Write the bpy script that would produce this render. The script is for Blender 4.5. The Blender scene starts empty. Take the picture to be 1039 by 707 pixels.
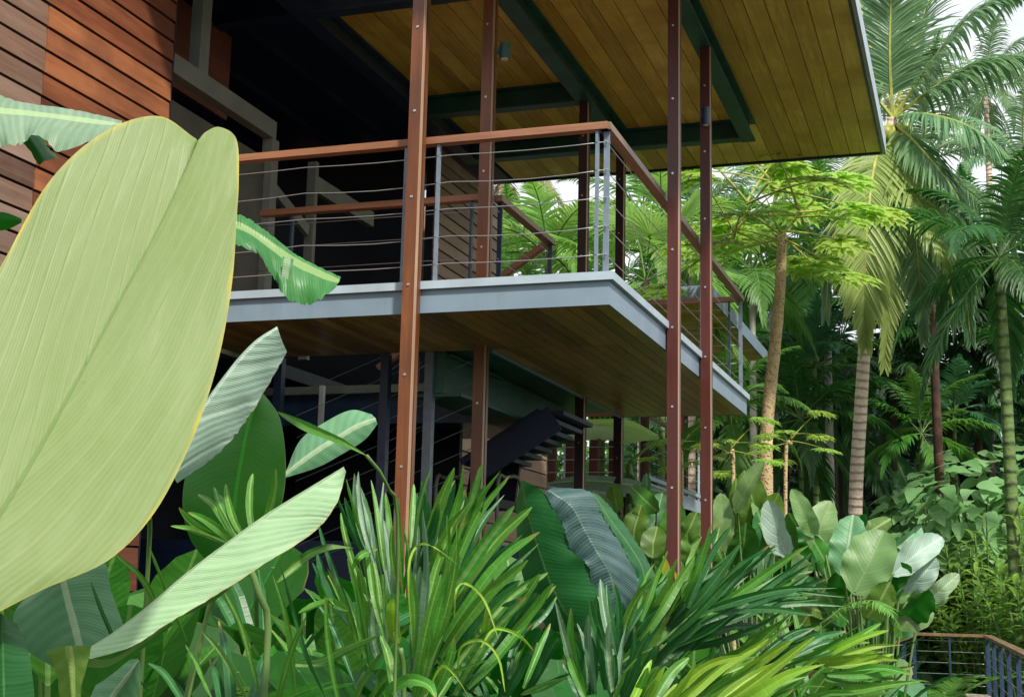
import bpy, math, random
import numpy as np
from math import sin, cos, pi, radians
random.seed(7)
scene = bpy.context.scene
C = scene.collection

# ------------------------------------------------------------------ camera
W, H, F = 1039.0, 707.0, 1370.17
YAW, PITCH, ROLL = -0.3292, 0.1756, 0.0231
cy_, sy_ = cos(YAW), sin(YAW)
FW = np.array([sy_*cos(PITCH), cy_*cos(PITCH), sin(PITCH)])
_r = np.array([cy_, -sy_, 0.0]); _u = np.cross(_r, FW)
RT = _r*cos(ROLL)+_u*sin(ROLL); UP = -_r*sin(ROLL)+_u*cos(ROLL)
cam = bpy.data.cameras.new('camera'); cam.sensor_width = 36; cam.lens = F/W*36
cam.clip_end = 2000; cam.clip_start = 0.05
camo = bpy.data.objects.new('camera', cam); C.objects.link(camo)
from mathutils import Matrix, Vector
M3 = Matrix(((RT[0], UP[0], -FW[0]), (RT[1], UP[1], -FW[1]), (RT[2], UP[2], -FW[2])))
camo.matrix_world = M3.to_4x4(); scene.camera = camo
def ray(x, y): return FW+RT*(x-W/2)/F-UP*(y-H/2)/F
def at(x, y, d): return ray(x, y)*d
def onX(x, y, X): d = ray(x, y); return d*X/d[0]
def onY(x, y, Y): d = ray(x, y); return d*Y/d[1]
def onZ(x, y, Z): d = ray(x, y); return d*Z/d[2]
GZ = -2.0
def nz(v):
    n = np.linalg.norm(v); return v/n if n > 1e-9 else v
def A(*v): return np.array(v, float)

# ------------------------------------------------------------------ objects
def empty(name, loc, label, cat, group=None, rz=0):
    o = bpy.data.objects.new(name, None); C.objects.link(o)
    o.location = tuple(float(v) for v in loc); o.rotation_euler = (0, 0, rz)
    o['label'] = label; o['category'] = cat
    if group: o['group'] = group
    o.empty_display_size = .2
    return o
def tag(o, label=None, cat=None, group=None, kind=None):
    if label: o['label'] = label
    if cat: o['category'] = cat
    if group: o['group'] = group
    if kind: o['kind'] = kind
    return o
def inst(name, me, parent=None, loc=(0, 0, 0), rz=0, s=1.0, tilt=0):
    o = bpy.data.objects.new(name, me); C.objects.link(o)
    o.location = tuple(float(v) for v in loc); o.rotation_euler = (tilt, 0, rz); o.scale = (s, s, s)
    if parent: o.parent = parent
    return o
class MB:
    def __init__(s): s.v = []; s.f = []; s.m = []; s.um = []; s.un = []; s.a = []
    def add(s, V, Fc, mat=0, var=0.5, um=None, un=None):
        b = len(s.v); V = [tuple(float(c) for c in p) for p in V]
        s.v += V; s.a += [var]*len(V)
        s.um += um if um is not None else [(0.0, 0.0)]*len(V)
        s.un += un if un is not None else [(0.0, 0.5)]*len(V)
        for f in Fc: s.f.append(tuple(b+i for i in f)); s.m.append(mat)
    def box(s, x0, x1, y0, y1, z0, z1, mat=0, var=.5):
        s.add([(x0,y0,z0),(x1,y0,z0),(x1,y1,z0),(x0,y1,z0),(x0,y0,z1),(x1,y0,z1),(x1,y1,z1),(x0,y1,z1)],
              [(0,3,2,1),(4,5,6,7),(0,1,5,4),(1,2,6,5),(2,3,7,6),(3,0,4,7)], mat, var)
    def bar(s, a, b, w, h, upv=(0, 0, 1), mat=0, var=.5):
        a = A(*a); b = A(*b); t = nz(b-a); sd = nz(np.cross(t, A(*upv))); u = np.cross(sd, t)
        V = []
        for p in (a, b):
            for i, j in ((-1,-1),(1,-1),(1,1),(-1,1)): V.append(p+sd*i*w/2+u*j*h/2)
        s.add(V, [(0,1,2,3),(7,6,5,4),(0,4,5,1),(1,5,6,2),(2,6,7,3),(3,7,4,0)], mat, var)
    def tube(s, P, R, n=6, mat=0, var=.5, cap=True):
        P = [A(*p) for p in P]; k = len(P)
        if not hasattr(R, '__len__'): R = [R]*k
        ref = A(0, 0, 1); V = []; prev = None; um = []; L = 0
        for i in range(k):
            t = nz(P[min(i+1, k-1)]-P[max(i-1, 0)])
            if prev is None:
                r = ref if abs(t[2]) < .9 else A(1, 0, 0); sd = nz(np.cross(t, r))
            else: sd = nz(prev-t*np.dot(prev, t))
            prev = sd; u = np.cross(t, sd)
            if i: L += np.linalg.norm(P[i]-P[i-1])
            for j in range(n):
                a = 2*pi*j/n; V.append(P[i]+(sd*cos(a)+u*sin(a))*R[i]); um.append((L, j/n))
        Fc = [(i*n+j, i*n+(j+1) % n, (i+1)*n+(j+1) % n, (i+1)*n+j) for i in range(k-1) for j in range(n)]
        if cap: Fc += [tuple(range(n))[::-1], tuple((k-1)*n+j for j in range(n))]
        s.add(V, Fc, mat, var, um=um)
    def mesh(s, name, mats, smooth=False):
        me = bpy.data.meshes.new(name); me.from_pydata(s.v, [], s.f)
        for m in mats: me.materials.append(m)
        me.polygons.foreach_set('material_index', s.m)
        if smooth: me.polygons.foreach_set('use_smooth', [True]*len(s.f))
        at_ = me.attributes.new('var', 'FLOAT', 'POINT'); at_.data.foreach_set('value', s.a)
        li = np.empty(len(me.loops), dtype=np.int32); me.loops.foreach_get('vertex_index', li)
        for nm, d in (('m', s.um), ('n', s.un)):
            uv = me.uv_layers.new(name=nm); uv.data.foreach_set('uv', np.array(d, dtype=np.float32)[li].ravel())
        me.update(); return me
    def build(s, name, mats, parent=None, smooth=False, loc=None):
        if not isinstance(mats, (list, tuple)): mats = [mats]
        if loc is not None:
            s.v = [(x-loc[0], y-loc[1], z-loc[2]) for x, y, z in s.v]
        o = bpy.data.objects.new(name, s.mesh(name, mats, smooth)); C.objects.link(o)
        if parent:
            o.parent = parent
            if loc is None:      # verts are in world space
                o.matrix_parent_inverse = Matrix.Translation(parent.location).inverted() if parent.rotation_euler.z == 0 else parent.matrix_basis.inverted()
        return o

def crom(P, n):
    P = [A(*p) for p in P]
    if len(P) == 2: return [P[0]+(P[1]-P[0])*i/n for i in range(n+1)]
    Q = [2*P[0]-P[1]]+P+[2*P[-1]-P[-2]]; k = len(P)-1; out = []
    for i in range(n+1):
        t = i/n*k; j = min(int(t), k-1); t -= j
        a, b, c, d = Q[j], Q[j+1], Q[j+2], Q[j+3]
        out.append(.5*((2*b)+(c-a)*t+(2*a-5*b+4*c-d)*t*t+(3*b-a-3*c+d)*t**3))
    return out
def table(T, x):
    if x <= T[0][0]: return T[0][1]
    for (a, p), (b, q) in zip(T, T[1:]):
        if x <= b:
            u = (x-a)/(b-a); u = u*u*(3-2*u); return p+(q-p)*u
    return T[-1][1]

# ------------------------------------------------------------------ materials
def newmat(name):
    m = bpy.data.materials.new(name); m.use_nodes = True; nt = m.node_tree; nt.nodes.clear()
    return m, nt
def N(nt, t, **k):
    n = nt.nodes.new(t)
    for a, b in k.items():
        if a.startswith('i_'):
            key = a[2:]; n.inputs[int(key) if key.isdigit() else key].default_value = b
        else: setattr(n, a, b)
    return n
def math_(nt, op, a, b=None, clamp=False):
    n = nt.nodes.new('ShaderNodeMath'); n.operation = op; n.use_clamp = clamp
    for i, v in enumerate((a, b)):
        if v is None: continue
        if isinstance(v, (int, float)): n.inputs[i].default_value = v
        else: nt.links.new(v, n.inputs[i])
    return n.outputs[0]
def mixc(nt, fac, a, b, mode='MIX'):
    n = nt.nodes.new('ShaderNodeMix'); n.data_type = 'RGBA'; n.blend_type = mode
    for sock, v in ((n.inputs[0], fac), (n.inputs[6], a), (n.inputs[7], b)):
        if isinstance(v, (int, float)): sock.default_value = v
        elif isinstance(v, (tuple, list)): sock.default_value = tuple(v)+((1,) if len(v) == 3 else ())
        else: nt.links.new(v, sock)
    return n.outputs[2]
def ramp(nt, fac, stops):
    n = nt.nodes.new('ShaderNodeValToRGB'); e = n.color_ramp.elements
    while len(e) < len(stops): e.new(.5)
    for el, (p, c) in zip(e, stops): el.position = p; el.color = tuple(c)+(1,)
    nt.links.new(fac, n.inputs[0]); return n.outputs[0]
def noise(nt, scale, vec=None, detail=4, rough=.55, dist=0):
    n = nt.nodes.new('ShaderNodeTexNoise'); n.inputs['Scale'].default_value = scale
    n.inputs['Detail'].default_value = detail; n.inputs['Roughness'].default_value = rough
    n.inputs['Distortion'].default_value = dist
    if vec is not None: nt.links.new(vec, n.inputs['Vector'])
    return n.outputs[0]
def mapping(nt, vec, scale):
    n = nt.nodes.new('ShaderNodeMapping'); n.inputs['Scale'].default_value = scale; nt.links.new(vec, n.inputs[0]); return n.outputs[0]
def finish(nt, col, rough, bump=None, bstr=.3, bdist=.01, trans=0, tcol=None, metal=0, spec=.5, coat=0):
    p = N(nt, 'ShaderNodeBsdfPrincipled'); out = N(nt, 'ShaderNodeOutputMaterial')
    if isinstance(col, tuple): p.inputs['Base Color'].default_value = col+(1,)
    else: nt.links.new(col, p.inputs['Base Color'])
    if isinstance(rough, (int, float)): p.inputs['Roughness'].default_value = rough
    else: nt.links.new(rough, p.inputs['Roughness'])
    p.inputs['Metallic'].default_value = metal; p.inputs['Specular IOR Level'].default_value = spec
    p.inputs['Coat Weight'].default_value = coat; p.inputs['Coat Roughness'].default_value = .2
    bn = None
    if bump is not None:
        b = N(nt, 'ShaderNodeBump'); b.inputs['Strength'].default_value = bstr; b.inputs['Distance'].default_value = bdist
        nt.links.new(bump, b.inputs['Height']); nt.links.new(b.outputs[0], p.inputs['Normal']); bn = b.outputs[0]
    if trans > 0:
        t = N(nt, 'ShaderNodeBsdfTranslucent'); mx = N(nt, 'ShaderNodeMixShader'); mx.inputs[0].default_value = trans
        nt.links.new(tcol if tcol is not None else col, t.inputs[0])
        if bn: nt.links.new(bn, t.inputs['Normal'])
        nt.links.new(p.outputs[0], mx.inputs[1]); nt.links.new(t.outputs[0], mx.inputs[2]); nt.links.new(mx.outputs[0], out.inputs[0])
    else: nt.links.new(p.outputs[0], out.inputs[0])

def plain(name, col, rough=.5, metal=0, var=.12, scale=6, bstr=.15, spec=.5, coat=0, stain=None):
    m, nt = newmat(name); tc = N(nt, 'ShaderNodeTexCoord').outputs['Object']
    n1 = noise(nt, scale, tc, 6); n2 = noise(nt, scale*9, tc, 3)
    dk = tuple(c*(1-var*2) for c in col); lt = tuple(min(1, c*(1+var)) for c in col)
    c = ramp(nt, n1, [(.3, dk), (.7, lt)])
    if stain:
        st = noise(nt, 1.0, mapping(nt, tc, (7, 7, .8)), 6, .7); bl = noise(nt, 2.3, tc, 5)
        c = mixc(nt, ramp(nt, math_(nt, 'ADD', math_(nt, 'MULTIPLY', st, .6), math_(nt, 'MULTIPLY', bl, .4)), [(.50, (0, 0, 0)), (.74, (.45, .45, .45))]), c, stain)
    r = math_(nt, 'ADD', math_(nt, 'MULTIPLY', n2, .25), rough-.12)
    finish(nt, c, r, n2, bstr, .004, metal=metal, spec=spec, coat=coat); return m
def wood(name, cols, axis, rough=.55, grain=1.0, streak=None, coat=0, bv=.42):
    """cols: dark..light; grain runs along axis; each board has its own 'var'"""
    m, nt = newmat(name); tc = N(nt, 'ShaderNodeTexCoord').outputs['Object']
    va = N(nt, 'ShaderNodeAttribute', attribute_name='var').outputs['Fac']
    sc = [14.0, 14.0, 14.0]; sc[axis] = .8
    cmb = N(nt, 'ShaderNodeCombineXYZ')
    for i in range(3): nt.links.new(math_(nt, 'MULTIPLY', va, 37.0+i*11), cmb.inputs[i])
    vm = N(nt, 'ShaderNodeVectorMath', operation='ADD'); nt.links.new(tc, vm.inputs[0]); nt.links.new(cmb.outputs[0], vm.inputs[1])
    g = noise(nt, 1.0*grain, mapping(nt, vm.outputs[0], sc), 8, .65, .6)
    sc2 = [120.0]*3; sc2[axis] = 5
    g2 = noise(nt, 1.0, mapping(nt, vm.outputs[0], sc2), 4, .7)
    big = noise(nt, 1.3, vm.outputs[0], 4)
    f = math_(nt, 'ADD', math_(nt, 'MULTIPLY', g, .55), math_(nt, 'ADD', math_(nt, 'MULTIPLY', g2, .25), math_(nt, 'MULTIPLY', va, bv)))
    f = math_(nt, 'SUBTRACT', f, bv/2-.11, True)
    k = len(cols)-1
    c = ramp(nt, f, [(.28+.5*i/k, cc) for i, cc in enumerate(cols)])
    if streak: c = mixc(nt, math_(nt, 'MULTIPLY', ramp(nt, big, [(.42, (0, 0, 0)), (.66, (1, 1, 1))]), .7), c, streak)
    r = math_(nt, 'ADD', math_(nt, 'MULTIPLY', g, .3), rough-.15)
    finish(nt, c, r, math_(nt, 'ADD', g, g2), .25, .003, coat=coat); return m

def leafmat(name, top, light, rib=(.5, .5, .5), ribfreq=260, k=1.1, ribamt=.35, edge=None, trans=.3, tcol=None,
            rough=.38, bstr=.35, midw=.006, midcol=None, blotch=None, crinkle=0, edgew=.03, spec=.5, tip=0):
    m, nt = newmat(name)
    u = N(nt, 'ShaderNodeUVMap', uv_map='m').outputs[0]; un = N(nt, 'ShaderNodeUVMap', uv_map='n').outputs[0]
    sp = N(nt, 'ShaderNodeSeparateXYZ'); nt.links.new(u, sp.inputs[0]); U, V = sp.outputs[0], sp.outputs[1]
    sn = N(nt, 'ShaderNodeSeparateXYZ'); nt.links.new(un, sn.inputs[0])
    tc = N(nt, 'ShaderNodeTexCoord').outputs['Object']
    av = math_(nt, 'ABSOLUTE', V)
    n0 = noise(nt, 5, tc, 5); n1 = noise(nt, 40, tc, 4)
    s = math_(nt, 'ADD', math_(nt, 'SUBTRACT', U, math_(nt, 'MULTIPLY', math_(nt, 'POWER', av, 1.15), k)), math_(nt, 'ADD', math_(nt, 'MULTIPLY', n0, .03), math_(nt, 'MULTIPLY', noise(nt, 22, tc, 3), .004)))
    nm = ramp(nt, noise(nt, 11, mapping(nt, u, (.5, 2.2, 1)), 4, .6), [(.3, (.15, .15, .15)), (.7, (1, 1, 1))])
    w1 = math_(nt, 'SINE', math_(nt, 'MULTIPLY', s, ribfreq)); w2 = math_(nt, 'SINE', math_(nt, 'MULTIPLY', s, ribfreq*4.3))
    # occasional stronger lateral veins
    w3 = math_(nt, 'POWER', math_(nt, 'ADD', math_(nt, 'MULTIPLY', math_(nt, 'SINE', math_(nt, 'MULTIPLY', s, ribfreq*.19)), .5), .5), 10.0)
    wv = math_(nt, 'ADD', math_(nt, 'MULTIPLY', math_(nt, 'ADD', math_(nt, 'MULTIPLY', w1, .32), math_(nt, 'MULTIPLY', w2, .18)), nm), .5)
    va = N(nt, 'ShaderNodeAttribute', attribute_name='var').outputs['Fac']
    oi = N(nt, 'ShaderNodeObjectInfo').outputs['Random']
    f = math_(nt, 'MULTIPLY', wv, ribamt)
    f = math_(nt, 'ADD', f, math_(nt, 'MULTIPLY', math_(nt, 'MULTIPLY', w3, nm), ribamt*.45))
    f = math_(nt, 'ADD', f, math_(nt, 'MULTIPLY', math_(nt, 'SUBTRACT', n1, .5), .35), True)
    c = mixc(nt, f, top, light)
    c2 = mixc(nt, ramp(nt, n0, [(.35, (0, 0, 0)), (.7, (1, 1, 1))]), c, blotch if blotch else tuple(x*.7 for x in top))
    c = mixc(nt, .45, c, c2)
    hue = N(nt, 'ShaderNodeHueSaturation'); nt.links.new(c, hue.inputs['Color'])
    nt.links.new(math_(nt, 'ADD', math_(nt, 'MULTIPLY', oi, .03), .485), hue.inputs['Hue'])
    nt.links.new(math_(nt, 'ADD', math_(nt, 'MULTIPLY', math_(nt, 'ADD', oi, va), .35), .65), hue.inputs['Value'])
    c = hue.outputs[0]
    ml = math_(nt, 'LESS_THAN', math_(nt, 'ADD', av, math_(nt, 'MULTIPLY', math_(nt, 'SUBTRACT', n1, .5), .004)), midw)
    c = mixc(nt, math_(nt, 'MULTIPLY', ml, .8), c, midcol if midcol else light)
    if edge:
        e = math_(nt, 'ABSOLUTE', math_(nt, 'SUBTRACT', sn.outputs[1], .5))
        e = math_(nt, 'ADD', e, math_(nt, 'MULTIPLY', math_(nt, 'SUBTRACT', n0, .5), .06))
        e = math_(nt, 'MULTIPLY', math_(nt, 'SUBTRACT', e, .5-edgew), 1/edgew, True)
        e = math_(nt, 'MULTIPLY', e, ramp(nt, noise(nt, 9, tc, 4), [(.35, (.15, .15, .15)), (.6, (1, 1, 1))]))
        c = mixc(nt, e, c, edge)
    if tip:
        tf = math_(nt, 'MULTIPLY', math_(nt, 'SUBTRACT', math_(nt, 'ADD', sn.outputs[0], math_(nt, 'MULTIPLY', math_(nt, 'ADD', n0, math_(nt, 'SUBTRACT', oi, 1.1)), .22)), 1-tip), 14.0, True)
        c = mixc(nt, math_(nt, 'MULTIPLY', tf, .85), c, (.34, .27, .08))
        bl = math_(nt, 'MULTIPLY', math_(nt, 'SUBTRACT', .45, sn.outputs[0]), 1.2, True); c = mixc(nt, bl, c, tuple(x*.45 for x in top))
    # brown specks
    sp2 = ramp(nt, noise(nt, 90, tc, 2), [(.74, (0, 0, 0)), (.8, (1, 1, 1))])
    c = mixc(nt, math_(nt, 'MULTIPLY', sp2, .35), c, (.12, .09, .03))
    bmp = math_(nt, 'ADD', wv, math_(nt, 'MULTIPLY', w3, 1.2))
    if crinkle:
        vo = N(nt, 'ShaderNodeTexVoronoi'); vo.inputs['Scale'].default_value = crinkle; vo.feature = 'SMOOTH_F1'; nt.links.new(mapping(nt, u, (1.0, .55, 1.0)), vo.inputs['Vector'])
        bmp = math_(nt, 'ADD', bmp, math_(nt, 'MULTIPLY', vo.outputs[0], 2.5))
    t = mixc(nt, .5, c, tcol if tcol else tuple(min(1, x*1.6) for x in top))
    r = math_(nt, 'ADD', math_(nt, 'MULTIPLY', n1, .25), rough-.1)
    finish(nt, c, r, bmp, bstr, .0035 if not crinkle else .008, trans, t, spec=spec); return m
def foliage(name, a, b, trans=.3, rough=.45, bright=1.0, tcol=None):
    m, nt = newmat(name)
    va = N(nt, 'ShaderNodeAttribute', attribute_name='var').outputs['Fac']; oi = N(nt, 'ShaderNodeObjectInfo').outputs['Random']
    tc = N(nt, 'ShaderNodeTexCoord').outputs['Object']
    n = noise(nt, 1.6, tc, 3); n2 = noise(nt, 30, tc, 2)
    f = math_(nt, 'ADD', math_(nt, 'MULTIPLY', va, .55), math_(nt, 'ADD', math_(nt, 'MULTIPLY', n, .4), math_(nt, 'MULTIPLY', math_(nt, 'SUBTRACT', n2, .5), .4)))
    c = mixc(nt, math_(nt, 'SUBTRACT', f, .1, True), a, b)
    hue = N(nt, 'ShaderNodeHueSaturation'); nt.links.new(c, hue.inputs['Color'])
    nt.links.new(math_(nt, 'ADD', math_(nt, 'MULTIPLY', oi, .04), .48), hue.inputs['Hue'])
    nt.links.new(math_(nt, 'ADD', math_(nt, 'MULTIPLY', oi, .4*bright), .8*bright), hue.inputs['Value'])
    c = hue.outputs[0]
    finish(nt, c, rough, None, trans=trans, tcol=mixc(nt, .6, c, tcol if tcol else tuple(min(1, x*1.9) for x in b)), spec=.5); return m

MT = {}
MT['soffit'] = wood('olive_board', [(.36, .24, .035), (.80, .59, .10), (.98, .82, .24)], 1, .5, 1.6, streak=(.52, .30, .05), bv=.26)
MT['deckboard'] = wood('red_brown_board', [(.16, .06, .02), (.46, .20, .065), (.68, .40, .13)], 1, .32, .8, streak=(.24, .17, .03), bv=.3)
MT['clad'] = wood('orange_cladding', [(.05, .014, .007), (.20, .058, .022), (.40, .145, .055)], 1, .55, 1, streak=(.10, .032, .018))
MT['cladgrey'] = wood('weathered_cladding', [(.09, .042, .026), (.21, .115, .075), (.36, .24, .18)], 1, .7, 1, streak=(.2, .15, .12))
MT['cladpale'] = wood('pale_cladding', [(.2, .11, .075), (.36, .22, .155), (.5, .34, .25)], 1, .65, 1, streak=(.3, .2, .15))
MT['post'] = wood('red_timber', [(.035, .006, .004), (.105, .018, .010), (.20, .045, .022)], 2, .4, 1, streak=(.07, .012, .007), coat=.1)
MT['postorange'] = wood('orange_timber', [(.06, .018, .006), (.20, .062, .016), (.38, .14, .04)], 2, .35, 1, streak=(.09, .032, .014), coat=.2, bv=.25)
MT['rail'] = wood('handrail_timber', [(.14, .05, .022), (.36, .16, .08), (.54, .29, .17)], 0, .38, 1, coat=.2)
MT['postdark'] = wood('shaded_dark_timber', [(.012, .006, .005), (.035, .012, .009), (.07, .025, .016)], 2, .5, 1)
MT['edge'] = wood('lit_timber_edge', [(.25, .14, .08), (.42, .27, .17), (.6, .42, .3)], 2, .4, 1)  # pale tone paints side light on the column edges
MT['raily'] = wood('handrail_timber_long', [(.1, .05, .025), (.25, .15, .09), (.42, .29, .18)], 1, .38, 1, coat=.2)
MT['walkdeck'] = wood('grey_decking', [(.16, .13, .1), (.3, .26, .21), (.45, .41, .34)], 0, .75, 1)
MT['steel'] = plain('grey_blue_paint', (.20, .275, .34), .4, 0, .06, 3, .05, stain=(.15, .19, .18))
MT['lip'] = plain('pale_grey_paint', (.38, .46, .52), .45, 0, .07, 4, .08, stain=(.33, .36, .30))
MT['railsteel'] = plain('rail_post_paint', (.17, .215, .27), .35, .0, .1, 12, .05)
MT['bluesteel'] = plain('dark_blue_paint', (.025, .05, .10), .35, 0, .15, 6, .05)
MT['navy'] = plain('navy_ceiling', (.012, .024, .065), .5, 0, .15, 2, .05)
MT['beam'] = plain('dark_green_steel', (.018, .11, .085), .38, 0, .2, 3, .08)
MT['black'] = plain('near_black', (.011, .013, .02), .5, 0, .2, 3, .05)
MT['bolt'] = plain('steel_bolt', (.6, .6, .58), .35, .9, .05)
MT['cable'] = plain('steel_cable', (.42, .44, .46), .35, .7, .05, 80, .05)
MT['plaster'] = plain('grey_plaster', (.10, .10, .075), .8, 0, .15, 2, .2)
MT['frame'] = plain('pale_grey_frame', (.19, .20, .16), .6, 0, .1, 4, .1)
MT['white'] = plain('white_plastic', (.7, .7, .66), .4, 0, .05)
MT['trunkpalm'] = plain('palm_trunk', (.3, .22, .155), .85, 0, .3, 4, .6)
MT['trunkbrown'] = plain('brown_fibre_trunk', (.075, .035, .022), .9, 0, .35, 5, .8)
MT['trunkgrey'] = plain('pale_grey_trunk', (.42, .4, .34), .8, 0, .25, 3, .5)
MT['trunkpapaya'] = plain('papaya_trunk', (.42, .27, .12), .8, 0, .35, 9, .8)
MT['bark'] = plain('dark_bark', (.06, .045, .03), .9, 0, .3, 5, .6)
MT['stem'] = plain('green_stem', (.11, .2, .05), .45, 0, .2, 6, .1)
MT['stemyel'] = plain('yellow_green_stem', (.36, .38, .07), .45, 0, .2, 6, .1)
MT['soil'] = plain('dark_soil', (.03, .024, .014), .95, 0, .4, 1.5, .6)
MT['cush'] = plain('red_cushion', (.25, .02, .03), .8)
# ring bands on palm trunks
def ringed(name, a, b, freq):
    m, nt = newmat(name); u = N(nt, 'ShaderNodeUVMap', uv_map='m').outputs[0]
    sp = N(nt, 'ShaderNodeSeparateXYZ'); nt.links.new(u, sp.inputs[0]); tc = N(nt, 'ShaderNodeTexCoord').outputs['Object']
    n = noise(nt, 3, tc, 5); n2 = noise(nt, 14, tc, 5)
    w = math_(nt, 'POWER', math_(nt, 'ADD', math_(nt, 'MULTIPLY', math_(nt, 'SINE', math_(nt, 'ADD', math_(nt, 'MULTIPLY', sp.outputs[0], freq), math_(nt, 'MULTIPLY', n, 5))), .5), .5), 3.0)
    c = mixc(nt, math_(nt, 'ADD', math_(nt, 'MULTIPLY', n2, .7), math_(nt, 'MULTIPLY', w, .5), True), a, b)
    finish(nt, c, .85, math_(nt, 'ADD', n2, w), .7, .03); return m
MT['ring'] = ringed('ringed_palm_bark', (.85, .68, .54), (.38, .27, .2), 42)
MT['ringgreen'] = ringed('ringed_green_bark', (.16, .26, .06), (.05, .07, .03), 30)
MT['ringpap_unused'] = ringed('papaya_bark', (.62, .48, .26), (.34, .22, .10), 70)

def speckbark(name, a, b):
    m, nt = newmat(name); tc = N(nt, 'ShaderNodeTexCoord').outputs['Object']
    vo = N(nt, 'ShaderNodeTexVoronoi'); vo.inputs['Scale'].default_value = 24; nt.links.new(mapping(nt, tc, (1, 1, 1.3)), vo.inputs['Vector'])
    n = noise(nt, 5, tc, 6); n2 = noise(nt, 40, tc, 4); s = ramp(nt, vo.outputs['Distance'], [(.18, (1, 1, 1)), (.42, (0, 0, 0))])
    c = mixc(nt, math_(nt, 'MULTIPLY', s, .75), a, b); c = mixc(nt, math_(nt, 'MULTIPLY', n, .5), c, tuple(x*.45 for x in a)); c = mixc(nt, math_(nt, 'MULTIPLY', n2, .3), c, b)
    finish(nt, c, .85, math_(nt, 'ADD', s, n2), .6, .02); return m
MT['ringpap'] = speckbark('papaya_scarred_bark', (.66, .50, .27), (.28, .17, .07))
GREEN = dict(
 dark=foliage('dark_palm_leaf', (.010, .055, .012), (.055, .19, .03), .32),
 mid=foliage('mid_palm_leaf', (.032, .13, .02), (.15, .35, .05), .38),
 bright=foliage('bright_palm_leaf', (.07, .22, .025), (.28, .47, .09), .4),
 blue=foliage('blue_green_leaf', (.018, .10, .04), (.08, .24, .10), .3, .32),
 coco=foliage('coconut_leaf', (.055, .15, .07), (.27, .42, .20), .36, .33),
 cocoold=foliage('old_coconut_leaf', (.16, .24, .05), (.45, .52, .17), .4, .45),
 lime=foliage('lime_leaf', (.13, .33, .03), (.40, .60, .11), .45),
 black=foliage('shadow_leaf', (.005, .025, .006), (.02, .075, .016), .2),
 straw=foliage('dry_straw_leaf', (.16, .11, .06), (.42, .33, .2), .3, .8),
 yellow=foliage('yellow_leaf', (.5, .42, .02), (.75, .6, .05), .4),
)
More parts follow.
